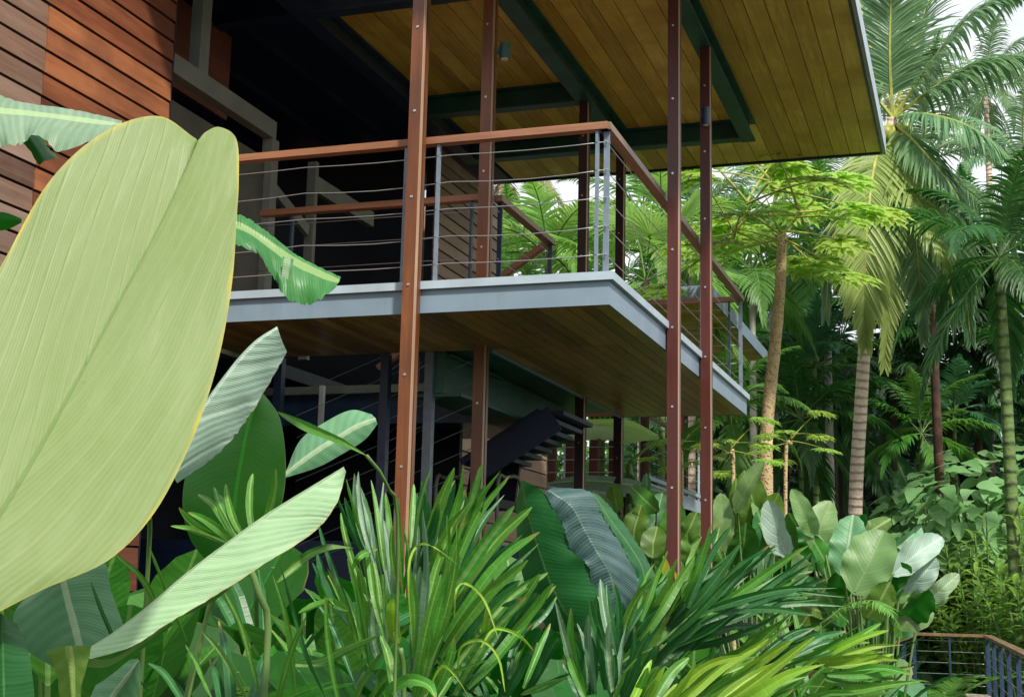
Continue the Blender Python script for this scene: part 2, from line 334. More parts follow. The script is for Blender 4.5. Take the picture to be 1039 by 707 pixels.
LM = dict(
 giant=leafmat('giant_leaf_underside', (.235, .375, .085), (.41, .54, .23), ribfreq=330, k=-1.9, ribamt=.75, edge=(.66, .52, .04), trans=.38, tcol=(.46, .62, .14), rough=.4, bstr=.3, midw=.006, midcol=(.15, .26, .05), blotch=(.33, .47, .20), edgew=.016),
 pale=leafmat('pale_blue_leaf', (.26, .42, .33), (.56, .70, .58), ribfreq=300, k=2.2, ribamt=.8, edge=(.45, .45, .2), trans=.2, rough=.42, bstr=.6, midw=.004, blotch=(.36, .50, .42), edgew=.012),
 paleg=leafmat('pale_green_leaf', (.18, .31, .15), (.44, .57, .36), ribfreq=300, k=1.7, ribamt=.85, edge=(.5, .45, .16), trans=.25, rough=.45, bstr=.7, midw=.004, blotch=(.24, .38, .2), edgew=.02),
 deep=leafmat('deep_green_leaf', (.008, .105, .006), (.018, .17, .010), ribfreq=150, k=.7, ribamt=.2, edge=(.14, .15, .03), trans=.35, tcol=(.02, .30, .01), rough=.42, bstr=.1, midw=.004, edgew=.012),
 bluish=leafmat('blue_green_broad_leaf', (.09, .26, .11), (.28, .49, .26), ribfreq=260, k=.8, ribamt=.5, trans=.25, rough=.42, bstr=.3, midw=.007, midcol=(.45, .58, .36)),
 green=leafmat('fresh_broad_leaf', (.04, .19, .018), (.12, .34, .05), ribfreq=200, k=.8, ribamt=.5, trans=.35, rough=.38, bstr=.35, midw=.008, midcol=(.25, .42, .12)),
 brightbroad=leafmat('brightened_broad_leaf', (.34, .64, .12), (.60, .82, .36), ribfreq=160, k=.4, ribamt=.7, trans=.5, rough=.42, bstr=.3, midw=.01, midcol=(.4, .6, .2)),  # colour raised to stand in for light missing under the balcony
 banana=leafmat('banana_leaf', (.025, .15, .025), (.10, .28, .08), ribfreq=230, k=.25, ribamt=.6, trans=.3, rough=.4, bstr=.5, midw=.012, midcol=(.3, .44, .16)),
 bananapale=leafmat('pale_banana_leaf', (.15, .27, .15), (.38, .51, .36), ribfreq=380, k=.25, ribamt=.6, trans=.25, rough=.42, bstr=.5, midw=.012, midcol=(.4, .55, .26)),
 calathea=leafmat('calathea_leaf', (.10, .24, .03), (.26, .42, .10), ribfreq=240, k=1.1, ribamt=.45, trans=.4, tcol=(.28, .5, .05), rough=.42, bstr=.3, midw=.007, midcol=(.34, .48, .14)),
 calathea_pale=leafmat('calathea_grey_underside', (.17, .34, .10), (.38, .56, .24), ribfreq=240, k=1.1, ribamt=.5, trans=.35, rough=.4, bstr=.3, midw=.006, midcol=(.26, .38, .15)),
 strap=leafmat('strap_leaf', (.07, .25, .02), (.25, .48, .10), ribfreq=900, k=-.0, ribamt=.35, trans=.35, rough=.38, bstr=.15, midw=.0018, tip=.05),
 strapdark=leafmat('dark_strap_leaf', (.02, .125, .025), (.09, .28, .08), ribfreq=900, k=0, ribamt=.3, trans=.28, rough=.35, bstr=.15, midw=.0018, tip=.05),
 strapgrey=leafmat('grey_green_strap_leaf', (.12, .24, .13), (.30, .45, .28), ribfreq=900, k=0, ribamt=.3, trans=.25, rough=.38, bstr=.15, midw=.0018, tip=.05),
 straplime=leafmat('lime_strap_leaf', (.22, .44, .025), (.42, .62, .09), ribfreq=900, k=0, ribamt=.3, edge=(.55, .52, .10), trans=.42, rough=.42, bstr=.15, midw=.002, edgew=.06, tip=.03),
 ear=leafmat('elephant_ear_top', (.010, .085, .012), (.03, .16, .035), ribfreq=70, k=.6, ribamt=.6, trans=.25, rough=.42, bstr=.45, midw=.006, midcol=(.1, .24, .06)),
 earback=leafmat('elephant_ear_underside', (.008, .036, .030), (.075, .13, .135), ribfreq=95, k=.9, ribamt=1.1, trans=.06, rough=.36, bstr=1.0, midw=.004, midcol=(.10, .17, .13), blotch=(.02, .07, .05), spec=.6),
 earedge=leafmat('elephant_ear_shaded', (.008, .045, .015), (.03, .10, .05), ribfreq=110, k=.8, ribamt=.7, trans=.1, rough=.5, bstr=.5, midw=.003, spec=.3),
)

# ------------------------------------------------------------------ leaf builders
def patch(mb, Lp, Mp, Rp, d, dL=0.0, dR=0.0, n=40, m=10, bulge=.0, wave=0, mat=0, rag=0, seed=0, curl=0):
    """loft a blade between two edge curves and its midrib; points are measured directions carried out to real distances d..."""
    rnd = random.Random(seed)
    def lift(P, off):
        k = len(P); out = []
        for i, p in enumerate(P):
            t = i/(k-1); dd = d if not hasattr(d, '__len__') else np.interp(t, np.linspace(0, 1, len(d)), d)
            o = off if not hasattr(off, '__len__') else np.interp(t, np.linspace(0, 1, len(off)), off)
            out.append(at(p[0], p[1], dd+o+(p[2] if len(p) > 2 else 0)))
        return crom(out, n)
    Ls, Ms, Rs = lift(Lp, dL), lift(Mp, 0), lift(Rp, dR)
    V = []; um = []; un = []; Lc = 0; ph = rnd.uniform(0, 6); jl = jr = 0
    for i in range(n+1):
        t = i/n
        if i: Lc += np.linalg.norm(Ms[i]-Ms[i-1])
        jl = rnd.uniform(-rag, rag); jr = rnd.uniform(-rag, rag)
        for j in range(-m, m+1):
            v = j/m; E = Ls[i] if v < 0 else Rs[i]; a = abs(v)
            p = Ms[i]+(E-Ms[i])*a*(1+(jl if v < 0 else jr)*a*a)
            wd = np.linalg.norm(E-Ms[i])
            p = p-FW*(bulge*wd*sin(pi*a)+wave*wd*a*a*sin(t*23+ph+(v > 0)*2)+curl*wd*a**4)
            V.append(p); um.append((Lc, v*wd)); un.append((t, v*.5+.5))
    w = 2*m+1
    Fc = [(i*w+j, (i+1)*w+j, (i+1)*w+j+1, i*w+j+1) for i in range(n) for j in range(w-1)]
    mb.add(V, Fc, mat, rnd.random(), um, un)
def blade(mb, P, prof, nrm, fold=0, curl=0, n=14, m=3, mat=0, var=.5, wave=0, twist=0, seed=0):
    """a blade along the 3-D curve P; prof(t) half width; nrm = way the upper side faces"""
    Q = crom(P, n); V = []; um = []; un = []; L = 0; nrm = A(*nrm) if not isinstance(nrm, np.ndarray) else nrm
    for i in range(n+1):
        t = i/n; T = nz(Q[min(i+1, n)]-Q[max(i-1, 0)])
        S = nz(np.cross(T, nrm)); Nn = np.cross(S, T)
        if twist:
            a = twist*t; S, Nn = S*cos(a)+Nn*sin(a), Nn*cos(a)-S*sin(a)
        if i: L += np.linalg.norm(Q[i]-Q[i-1])
        w = prof(t) if callable(prof) else table(prof, t)
        for j in range(-m, m+1):
            v = j/m; a = abs(v)
            p = Q[i]+S*v*w*cos(fold)+Nn*(a*w*sin(fold)+curl*w*a*a+wave*w*a*a*sin(t*19+seed+v))
            V.append(p); um.append((L, v*w)); un.append((t, v*.5+.5))
    k = 2*m+1
    mb.add(V, [(i*k+j, (i+1)*k+j, (i+1)*k+j+1, i*k+j+1) for i in range(n) for j in range(k-1)], mat, var, um, un)
PADDLE = [(0, .03), (.08, .32), (.25, .82), (.45, 1), (.7, .86), (.88, .5), (.96, .24), (1, .01)]
ROUND = [(0, .05), (.05, .4), (.2, .88), (.45, 1), (.7, .93), (.87, .68), (.95, .42), (1, .03)]
STRAP = [(0, .45), (.2, .85), (.5, 1), (.8, .8), (.93, .5), (1, .1)]
LANCE = [(0, .1), (.12, .6), (.35, 1), (.65, .75), (.88, .32), (1, .02)]
def scl(T, w): return [(a, b*w) for a, b in T]

def frond(mb, P, nl, ll, a0=62, a1=22, hang=.5, w=.022, vee=.25, s0=.12, seed=0, mat=0, rmat=1, rr=.02, seg=4, updir=None, tipdrop=.25, gap=0, both=(1, -1)):
    """pinnate leaf: rachis through P with two ranks of folded leaflets that bend under their weight"""
    rnd = random.Random(seed); n = 40; Q = crom(P, n); k = len(Q)
    mb.tube(Q[::2], [rr*(1-.85*i/(len(Q[::2])-1)) for i in range(len(Q[::2]))], 5, rmat, .5)
    L = sum(np.linalg.norm(Q[i+1]-Q[i]) for i in range(n)); G = A(0, 0, -1)
    for i in range(nl):
        s = s0+(1-s0)*(i+.5)/nl
        f = s*n; j = min(int(f), n-1); p = Q[j]+(Q[j+1]-Q[j])*(f-j); T = nz(Q[min(j+1, n)]-Q[max(j-1, 0)])
        ref = updir if updir is not None else A(0, 0, 1)
        S = np.cross(T, ref)
        if np.linalg.norm(S) < .15: S = np.cross(T, A(.3, -1, 0))
        S = nz(S); U = np.cross(S, T)
        x = (s-s0)/(1-s0)
        lf = ll*(.45+.55*sin(pi*min(1, x*1.15+.12)))*(1-.45*max(0, x-.6)/.4)
        for sd in both:
            if rnd.random() < gap: continue
            a = radians(a0+(a1-a0)*x+rnd.uniform(-5, 5)); ve = vee+rnd.uniform(-.12, .12)
            D = nz(T*cos(a)+(S*sd*cos(ve)+U*sin(ve))*sin(a))
            l = lf*rnd.uniform(.88, 1.08); ww = w*rnd.uniform(.8, 1.15); var = rnd.random()
            q = p.copy(); V = []; um = []; d = D.copy(); h = hang*rnd.uniform(.7, 1.35)
            for e in range(seg+1):
                u = e/seg; SS = np.cross(d, U if abs(np.dot(d, U)) < .9 else T); SS = nz(SS); NN = nz(np.cross(SS, d))
                hw = ww*(.35+.65*sin(pi*min(1, u*.9+.18)))*(1 if u < 1 else .12)
                V += [q-SS*hw+NN*hw*.35, q, q+SS*hw+NN*hw*.35]; um += [(u*l, -hw), (u*l, 0), (u*l, hw)]
                d = nz(d+G*h*(1+2*tipdrop*u)/seg); q = q+d*l/seg
            mb.add(V, [(3*e+c, 3*e+3+c, 3*e+4+c, 3*e+1+c) for e in range(seg) for c in (0, 1)], mat, var, um)
def rachis(a0, length, bend, n=8, p=1.3):
    """local curve leaving the origin along +X at elevation a0 and bending down by 'bend' degrees"""
    P = [A(0, 0, 0)]; q = A(0, 0, 0)
    for i in range(n):
        a = radians(a0-bend*((i+.5)/n)**p); q = q+A(cos(a), 0, sin(a))*length/n; P.append(q.copy())
    return P
def fan(mb, R, nseg, spread, base, D, Up, droop=.3, w=.03, split=.45, seed=0, mat=0, rmat=1, petiole=None):
    """fan palm leaf"""
    rnd = random.Random(seed); D = nz(D); S = nz(np.cross(D, Up)); U = np.cross(S, D)
    if petiole is not None: mb.tube(petiole, [.016, .012, .009][:len(petiole)], 5, rmat)
    G = A(0, 0, -1)
    for i in range(nseg):
        a = radians(-spread+2*spread*i/(nseg-1)); a += rnd.uniform(-.02, .02)
        d = nz(D*cos(a)+S*sin(a)+U*.12*cos(a)); l = R*(.75+.25*cos(a*.6))*rnd.uniform(.92, 1.05)
        q = base.copy(); V = []; da = radians(spread)/nseg; um = []; var = rnd.random()
        for e in range(7):
            u = e/6; SS = nz(np.cross(d, U)); NN = nz(np.cross(SS, d))
            hw = (u*l*math.tan(da)*1.02 if u <= split else split*l*math.tan(da)*(1-(u-split)/(1-split))**.8)+.001
            V += [q-SS*hw-NN*hw*.5, q+NN*hw*.3, q+SS*hw-NN*hw*.5]; um += [(u*l, -hw), (u*l, 0), (u*l, hw)]
            if u > split*.8: d = nz(d+G*droop*u*rnd.uniform(.5, 1.3)*.5)
            q = q+d*l/6
        mb.add(V, [(3*e+c, 3*e+3+c, 3*e+4+c, 3*e+1+c) for e in range(6) for c in (0, 1)], mat, var, um)
def leaflet(mb, p, d, nrm, l, w, mat=0, var=.5, droop=.3, fold=.25):
    d = nz(d); G = A(0, 0, -1); S = nz(np.cross(d, nrm)); Nn = np.cross(S, d); q = p; V = []; um = []
    prof = (.08, .75, 1, .7, .05)
    for e in range(5):
        hw = w*prof[e]; V += [q-S*hw+Nn*hw*fold, q, q+S*hw+Nn*hw*fold]; um += [(e*l/4, -hw), (e*l/4, 0), (e*l/4, hw)]
        d = nz(d+G*droop/4); q = q+d*l/4
    mb.add(V, [(3*e+c, 3*e+3+c, 3*e+4+c, 3*e+1+c) for e in range(4) for c in (0, 1)], mat, var, um)

# ------------------------------------------------------------------ the house
cx, cy, cz, th = -2.207, 8.418, 2.067, 0.2185
YE = 14.15; ZS = 5.09; ZB = 4.87; WX = -5.7
house = empty('timber_house', (-4, 10, GZ), 'raised timber house with a cantilevered balcony, thin red posts and a wide board-lined roof', 'house')
def rboards(mb, x0, x1, y0, y1, z0, z1, wd, axis, gap=.006, seed=1, mat=0, lap=0):
    """boards laid side by side; axis = the way each board runs"""
    rnd = random.Random(seed)
    lo, hi = (x0, x1) if axis == 1 else (y0, y1)
    k = max(1, int(round((hi-lo)/wd))); st = (hi-lo)/k
    for i in range(k):
        a, b = lo+i*st+gap/2, lo+(i+1)*st-gap/2; dz = rnd.uniform(-.0008, .0008)
        if axis == 1: mb.box(a, b, y0, y1, z0+dz, z1, mat, rnd.random())
        else: mb.box(x0, x1, a, b, z0+dz, z1, mat, rnd.random())
# roof
m = MB(); m.box(-9.2, -.84, 7.5, 15.62, ZS+.03, ZS+.2)
roof = m.build('roof', MT['black'], house)
m = MB(); rboards(m, -5.34, -.845, 7.5, 15.6, ZS, ZS+.026, .178, 1, .008, 3); m.build('soffit_board', MT['soffit'], roof)
m = MB(); m.box(-.838, -.80, 7.46, 15.66, ZS-.02, ZS+.2); m.build('fascia', MT['lip'], roof)
m = MB(); m.box(-9.2, -.842, 15.625, 15.66, ZS-.02, ZS+.2); m.build('fascia', MT['bluesteel'], roof)
m = MB(); m.box(-9.2, -.842, 7.46, 7.495, ZS-.02, ZS+.2); m.build('fascia', MT['bluesteel'], roof)
m = MB(); m.box(-.862, -.842, 7.5, 15.62, ZS-.022, ZS+.01); m.build('drip_edge', MT['bluesteel'], roof)
m = MB(); m.box(-9.2, -5.36, 7.5, 15.6, ZS-.03, ZS+.02)
for X in (-6.2, -6.9, -7.8): m.box(X-.03, X+.03, 7.5, 15.6, ZS-.1, ZS-.033)
m.build('ceiling_panel', MT['navy'], roof)
def ibeam(name, x0, x1, y0, y1, mat='beam'):
    m = MB(); m.box(x0, x1, y0, y1, ZB, ZB+.02)
    if x1-x0 < y1-y0: c = (x0+x1)/2; m.box(c-.012, c+.012, y0+.002, y1-.002, ZB+.022, ZS-.024)
    else: c = (y0+y1)/2; m.box(x0+.002, x1-.002, c-.012, c+.012, ZB+.022, ZS-.024)
    m.box(x0, x1, y0, y1, ZS-.022, ZS-.003)
    return m.build(name, MT[mat], house)
ibeam('roof_beam', -3.66, -3.50, 7.5, 14.06); ibeam('roof_beam', -2.25, -2.10, 7.5, 14.23)
ibeam('roof_beam', -5.46, -5.30, 7.5, 14.06, 'bluesteel')
ibeam('roof_beam', -5.298, -3.662, 12.52, 12.66); ibeam('roof_beam', -5.46, -2.252, 14.065, 14.21)
ibeam('roof_beam', -9.0, -5.462, 9.86, 10.0, 'navy'); ibeam('roof_beam', -5.298, -3.662, 9.86, 10.0, 'bluesteel')
# columns: two timber leaves with a recessed spacer and bolts
def column(X, Y, mat, label):
    m = MB(); w = .042
    m.box(X-w, X+w, Y-.062, Y-.016, GZ, ZB-.002, 0, .35+.3*random.random()); m.box(X-w, X+w, Y+.016, Y+.062, GZ, ZB-.002, 0, random.random())
    m.box(X-w+.012, X+w-.008, Y-.0155, Y+.0155, GZ, ZB-.003, 0, .9)
    z = GZ+.3
    while z < ZB:
        m.tube([(X, Y-.069, z), (X, Y-.0625, z)], [.009, .011], 8, 1); z += .62
    c = m.build('column', [MT[mat], MT['bolt']], house); c['label'] = label
    p = MB(); p.box(X+w+.001, X+w+.006, Y-.058, Y-.02, GZ, ZB-.004); p.build('lit_edge_strip', MT['edge'], c)  # added pale strip, painting the light that falls on the column's right side
    return c
column(-3.585, 8.335, 'postorange', 'orange timber column standing in front of the balcony edge')
column(-3.585, 9.76, 'postorange', 'orange timber column just behind the balcony front')
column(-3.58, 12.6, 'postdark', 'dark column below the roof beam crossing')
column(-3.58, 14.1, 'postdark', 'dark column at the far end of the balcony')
column(-2.15, 10.19, 'post', 'dark red bolted column outside the right balcony edge')
column(-2.15, 11.56, 'post', 'dark red bolted column nearer the far corner of the balcony')
# deck slab
m = MB()
m.box(WX+.01, cx-.02, cy+.02, 9.9, cz-th+.03, cz-.065); m.box(-3.52, cx-.02, 9.902, YE-.02, cz-th+.03, cz-.065)
deck = m.build('balcony_deck', MT['black'], house)
m = MB(); m.box(WX+.01, cx-.04, cy-.005+.04, 9.9, cz-.06, cz-.004); m.box(-3.52, cx-.04, 9.902, YE-.03, cz-.06, cz-.004); m.build('floor_boards', MT['rail'], deck)
m = MB(); m.box(WX+.01, cx-.001, cy, cy+.018, cz-th, cz-.058); m.box(cx-.018, cx, cy+.019, YE, cz-th, cz-.058); m.box(-3.54, cx-.02, YE-.018, YE, cz-th, cz-.058)
m.box(-3.56, -3.54, 9.9, YE, cz-th-.02, cz-.058)
m.build('fascia', MT['steel'], deck)
m = MB(); m.box(WX+.01, cx+.03, cy-.03, cy+.03, cz-.056, cz); m.box(cx-.03, cx+.03, cy+.031, YE+.02, cz-.056, cz); m.box(-3.56, cx-.031, YE-.03, YE+.02, cz-.056, cz); m.build('edge_cap', MT['lip'], deck)
m = MB(); rboards(m, WX+.01, cx-.02, cy+.02, 9.89, cz-th+.004, cz-th+.026, .1, 1, .007, 5)
rboards(m, -3.53, cx-.02, 9.9, YE-.02, cz-th+.004, cz-th+.026, .1, 1, .007, 6)
m.build('underside_board', MT['deckboard'], deck)
m = MB(); m.box(-4.05, -3.95, 9.9, 13.4, cz-th-.33, cz-th); m.box(-4.2, -3.8, 9.9, 13.4, cz-th-.36, cz-th-.335); m.box(-4.3, -3.565, 9.92, 13.9, cz-th+.02, cz-th+.05); m.box(-3.93, -3.9, 9.95, 11.2, cz-th-.03, cz-th-.012)
m.build('stair_beam', MT['beam'], house)
# railings
def railing(parent, a, b, z, h=1.05, posts=(), ncab=5, hmat='rail', hw=.075, hh=.05, pmat='railsteel', cmat='cable', pw=.038, slope=0, wav=.0, label=None, cr=.0035, name='railing', ovr=0):
    a = A(*a, z); b = A(*b, z+slope); m = MB(); T = nz(b-a); tl = np.linalg.norm(b-a)
    for i in range(ncab):
        zz = h*(.13+.8*(ncab-1-i)/(ncab-1)*.93)
        n = 12; P = [a+(b-a)*j/n+A(0, 0, zz-wav*sin(pi*((j/n*3) % 1))*(1+i % 2)) for j in range(n+1)]
        m.tube(P, cr, 5)
    r = m.build(name, MT[cmat], parent, True)
    if label: r['label'] = label
    m = MB(); e = T*ovr; m.bar(a-e+A(0, 0, h-hh/2), b+e+A(0, 0, h-hh/2), hw, hh, var=.4); m.build('handrail', MT[hmat], r)
    S = nz(np.cross(T, A(0, 0, 1)))
    for u in posts:
        q = a+T*(u*tl); q = a+(b-a)*u; p = MB()
        p.bar(q, q+A(0, 0, h-hh-.002), pw, pw*.5, upv=tuple(T), var=.5)
        for i in range(ncab):
            zz = h*(.13+.8*(ncab-1-i)/(ncab-1)*.93); p.tube([q-S*(pw*.5+.004)+A(0, 0, zz), q+S*(pw*.5+.004)+A(0, 0, zz)], .008, 6)
        p.build('post', MT[pmat], r)
    return r
fx = lambda x, y=220, Y=8.47: onY(x, y, Y)[0]
x0, x1 = WX+.05, cx-.03
railing(house, (x0, 8.47), (x1-.001, 8.47), cz, posts=[(fx(v)-x0)/(x1-x0) for v in (410.5, 443.5, 605.5)], wav=.012, label='cable railing along the front of the balcony', ovr=.0)
ry = lambda x, y, X=cx-.06: onX(x, y, X)[1]
y0, y1 = 8.45, YE-.03
railing(house, (cx-.05, y0), (cx-.05, y1), cz, posts=[(v-y0)/(y1-y0) for v in (8.5, ry(679.5, 280), ry(711.5, 300), y1-.03)], hmat='raily', label='cable railing along the right side of the balcony')
railing(house, (-3.5, YE-.03), (cx-.09, YE-.03), cz, posts=[.02, .93], label='cable railing across the far end of the balcony', pmat='bluesteel')
railing(house, (WX+.05, 9.86), (-3.61, 9.86), cz, posts=[(fx(v, 240, 9.86)-WX-.05)/(-3.61-WX-.05) for v in (296, 478)], pmat='bluesteel', label='inner cable railing in front of the stair opening')
railing(house, (-3.53, 9.9), (-3.53, 11.38), cz, posts=[.04, .97], pmat='bluesteel', hmat='raily', label='short cable railing beside the stair opening')
railing(house, (-3.58, 11.38), (-5.2, 11.38), cz, posts=[.3], slope=-1.1, pmat='bluesteel', label='sloping cable railing going down the stair')
# clad walls (face +X)
def cladx(name, y0, y1, z0, z1, X, mat, wd=.16, seed=0, label=None, par=None, gap=.016):
    rnd = random.Random(seed); m = MB(); z = z0
    while z < z1:
        zt = min(z+wd-gap, z1); v = rnd.random(); dx = rnd.uniform(-.002, .002)
        V = [(X-.02, y0, z), (X+.012+dx, y0, z), (X+.012+dx, y1, z), (X-.02, y1, z), (X-.02, y0, zt), (X+.002+dx, y0, zt), (X+.002+dx, y1, zt), (X-.02, y1, zt)]
        m.add(V, [(0,3,2,1),(4,5,6,7),(0,1,5,4),(1,2,6,5),(2,3,7,6),(3,0,4,7)], 0, v); z += wd
    m.box(X-.12, X-.021, y0+.002, y1-.002, z0, z1, 1)
    w = m.build(name, [MT[mat], MT['black']], par or house)
    if label: w['label'] = label
    return w
cladx('wall', 3.2, 6.99, GZ, 5.3, WX, 'cladgrey', seed=1, label='weathered greyish board cladding nearest the camera')
cladx('wall', 7.0, 8.45, GZ, 5.3, WX, 'clad', seed=2, label='orange-brown board cladding')
m = MB(); m.box(WX-.35, WX+.004, 8.453, 8.475, GZ, 5.05); m.build('wall_end', MT['black'], house)
cladx('wall', 13.85, 16.1, cz-.2, 5.0, WX, 'cladpale', seed=3, wd=.15, label='pale board cladding behind the stair opening')
cladx('wall', 13.0, 18.3, GZ, cz-.22, WX, 'cladpale', seed=4, wd=.2, label='pale board cladding on the lower storey')
m = MB(); m.box(WX-4, WX, 18.302, 18.33, GZ, cz-.22); m.build('wall', MT['cladpale'], house)
m = MB(); m.box(WX-4, WX, 16.102, 16.13, cz-.2, 5.0); m.build('wall', MT['cladpale'], house)
# plaster part with frames and the dark room behind
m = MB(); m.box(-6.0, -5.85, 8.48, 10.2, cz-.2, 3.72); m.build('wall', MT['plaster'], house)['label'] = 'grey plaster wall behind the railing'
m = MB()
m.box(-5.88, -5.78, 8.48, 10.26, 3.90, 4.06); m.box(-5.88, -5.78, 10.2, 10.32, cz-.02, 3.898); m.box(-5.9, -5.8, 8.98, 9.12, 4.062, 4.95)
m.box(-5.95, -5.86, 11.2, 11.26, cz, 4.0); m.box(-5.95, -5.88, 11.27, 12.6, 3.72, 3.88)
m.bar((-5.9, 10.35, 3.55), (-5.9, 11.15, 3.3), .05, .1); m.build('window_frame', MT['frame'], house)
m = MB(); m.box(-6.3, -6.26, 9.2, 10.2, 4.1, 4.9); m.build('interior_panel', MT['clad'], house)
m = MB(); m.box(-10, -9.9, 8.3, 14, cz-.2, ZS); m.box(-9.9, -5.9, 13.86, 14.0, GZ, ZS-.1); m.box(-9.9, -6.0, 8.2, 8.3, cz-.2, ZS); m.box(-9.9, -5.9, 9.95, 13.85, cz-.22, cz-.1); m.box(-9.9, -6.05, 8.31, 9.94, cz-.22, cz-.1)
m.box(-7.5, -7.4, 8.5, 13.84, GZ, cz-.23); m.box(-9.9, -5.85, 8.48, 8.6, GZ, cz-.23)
m.build('interior_wall', MT['black'], house)  # darkness of the closed rooms is put into the near-black wall colour
m = MB(); m.box(-5.84, -5.8, 9.05, 9.14, 3.33, 3.36); m.tube([(-5.79, 9.1, 3.38), (-5.79, 9.1, 3.3), (-5.79, 9.1, 3.24)], [.045, .06, .05], 12); m.build('wall_lamp', MT['white'], house)
# lower storey: landing edge, navy board, stair and posts
m = MB(); m.box(-7.3, -4.02, 10.9, 10.98, 1.69, 1.76); m.build('landing_edge', MT['frame'], house)
m = MB(); m.box(-7.3, -4.08, 10.99, 11.05, 1.42, 1.74); m.box(-7.3, -4.3, 11.06, 13.8, 1.6, 1.68); m.build('landing_panel', MT['bluesteel'], house)
m = MB(); m.box(-6.8, -4.95, 12.9, 12.98, .35, 1.6); m.build('shade_panel', MT['black'], house)  # added black sheet painting the darkness under the balcony over the planks
m = MB()
for (a, b) in (((563, 424), (486, 474)), ): m.bar(onY(*a, 11.42), onY(*b, 11.42), .05, .24); q1, q2 = onY(*a, 11.95), onY(*b, 11.95); m.bar(q1+A(0, 0, -.0), q2+A(0, 0, -.0), 1.0, .06)
pa, pb = onY(563, 424, 11.45), onY(486, 474, 11.45)
for i in range(7):
    q = pa+(pb-pa)*(i+.5)/7; m.box(q[0]-.13, q[0]+.13, 11.46, 12.44, q[2]+.06, q[2]+.1)
m.build('staircase', MT['navy'], house)
for X in (onY(391, 400, 9.9)[0], onY(436, 400, 9.9)[0], onY(283, 400, 9.9)[0]):
    m = MB(); m.box(X-.035, X+.035, 9.86, 9.93, GZ, cz-th-.003); m.build('post', MT['railsteel' if X > -4.4 else 'bluesteel'], house)
m = MB()
for i in range(9):
    a = onY(300, 400+i*22, 9.95); b = onY(480, 322+i*22, 9.95)
    if b[2] > cz-th: 
        t = (cz-th-.01-a[2])/(b[2]-a[2]); b = a+(b-a)*t
    m.tube([a, b], .003, 4)
m.build('stair_cables', MT['cable'], house)
m = MB(); X = onY(327, 375, 10.6)[0]; m.box(X-.02, X+.02, 10.6, 10.64, 1.3, 1.72); m.build('hanger', MT['white'], house)
# small round spotlights on the columns
def spot(X, Y, z, r, hh, mat, lens=True):
    m = MB(); m.tube([(X, Y, z), (X, Y, z-hh)], r, 16); m.box(X-r*1.4, X-r*.4, Y-.02, Y+.02, z-hh*.6, z-hh*.3)
    s = m.build('spotlight', MT[mat], house, False)
    m = MB(); m.tube([(X, Y, z-hh-.001), (X, Y, z-hh-.006)], r*.7, 14); m.build('lens', MT['white'], s)
p = onY(512.5, 45, 9.72); spot(p[0], 9.72, p[2], .045, .125, 'beam')
p = onY(716.5, 110, 11.46); spot(p[0], 11.45, p[2], .036, .16, 'bluesteel')
# dark frame seat on the landing (blurred furniture under the balcony)
m = MB(); m.box(-7.35, -3.65, 9.95, 13.8, .24, .345); m.box(-7.35, -3.65, 9.95, 10.05, GZ, .238); m.build('lower_floor', MT['navy'], house)
ch = empty('lounge_chair', (-4.35, 11.9, .35), 'low lounge chair with pale curved arms in the dark under the balcony', 'chair')
for i, (za, xa) in enumerate(((.62, -.3), (.62, .3))):
    m = MB(); m.tube(crom([(-4.35+xa, 11.55, .35), (-4.35+xa, 11.55, .95), (-4.35+xa, 11.75, 1.0), (-4.35+xa, 12.2, .98), (-4.35+xa, 12.25, .35)], 16), .018, 6); m.build('arm_frame', MT['frame'], ch, True)
m = MB(); m.box(-4.63, -4.07, 11.58, 12.2, .72, .8); m.build('seat', MT['black'], ch)
m = MB(); m.bar((-4.35, 12.2, .8), (-4.35, 12.4, 1.35), .5, .05); m.build('backrest', MT['black'], ch)

# ------------------------------------------------------------------ neighbouring pavilion behind on the right
pav = empty('pavilion', (-5, 19, GZ), 'neighbouring grey-edged deck slab raised on dark posts behind the balcony corner', 'building')
m = MB(); m.box(-9, -3.12, 17.03, 22.0, 3.80, 3.9); sl = m.build('slab', MT['black'], pav)
m = MB(); m.box(-9, -3.09, 17.0, 17.03, 3.76, 3.93); m.box(-3.12, -3.09, 17.031, 22.05, 3.74, 3.93); m.build('fascia', MT['steel'], sl)
m = MB(); rboards(m, -9, -3.125, 17.04, 22, 3.77, 3.795, .14, 0, .008, 9); m.build('underside_board', MT['soffit'], sl)
for X, Y in ((-8.6, 21.7), (-5.6, 21.7), (-8.6, 19)):
    m = MB(); m.box(X-.06, X+.06, Y-.06, Y+.06, GZ, 3.76); m.build('column', MT['post'], pav)
# rear deck with a railing, seen under the balcony
rd = empty('rear_deck', (-6, 22, GZ), 'low grey deck with red timber posts and white cable railing seen under the balcony', 'deck')
m = MB(); m.box(-11, -4.65, 20.0, 27.5, 1.5, 1.58); m.box(-11, -4.9, 20.3, 27, .9, 1.49, 1); m.build('platform', [MT['walkdeck'], MT['black']], rd)
m = MB(); m.box(-11, -4.62, 19.96, 20.0, 1.4, 1.62); m.box(-4.65, -4.61, 20.001, 27.5, 1.4, 1.62); m.box(-4.64, -4.58, 19.9, 27.5, 1.66, 1.72); m.build('edge_beam', MT['lip'], rd)
xs = [onY(v, 450, 20.1)[0] for v in (573, 649, 652)]
railing(rd, (-9, 20.1), (-4.72, 20.1), 1.65, posts=[(v+9)/(4.28) for v in xs], ncab=5, pmat='lip', cmat='lip', cr=.006, hmat='rail')
railing(rd, (-4.7, 20.1), (-4.7, 27.4), 1.65, posts=[.3, .6], pmat='lip', ncab=5, cmat='lip', hmat='raily')
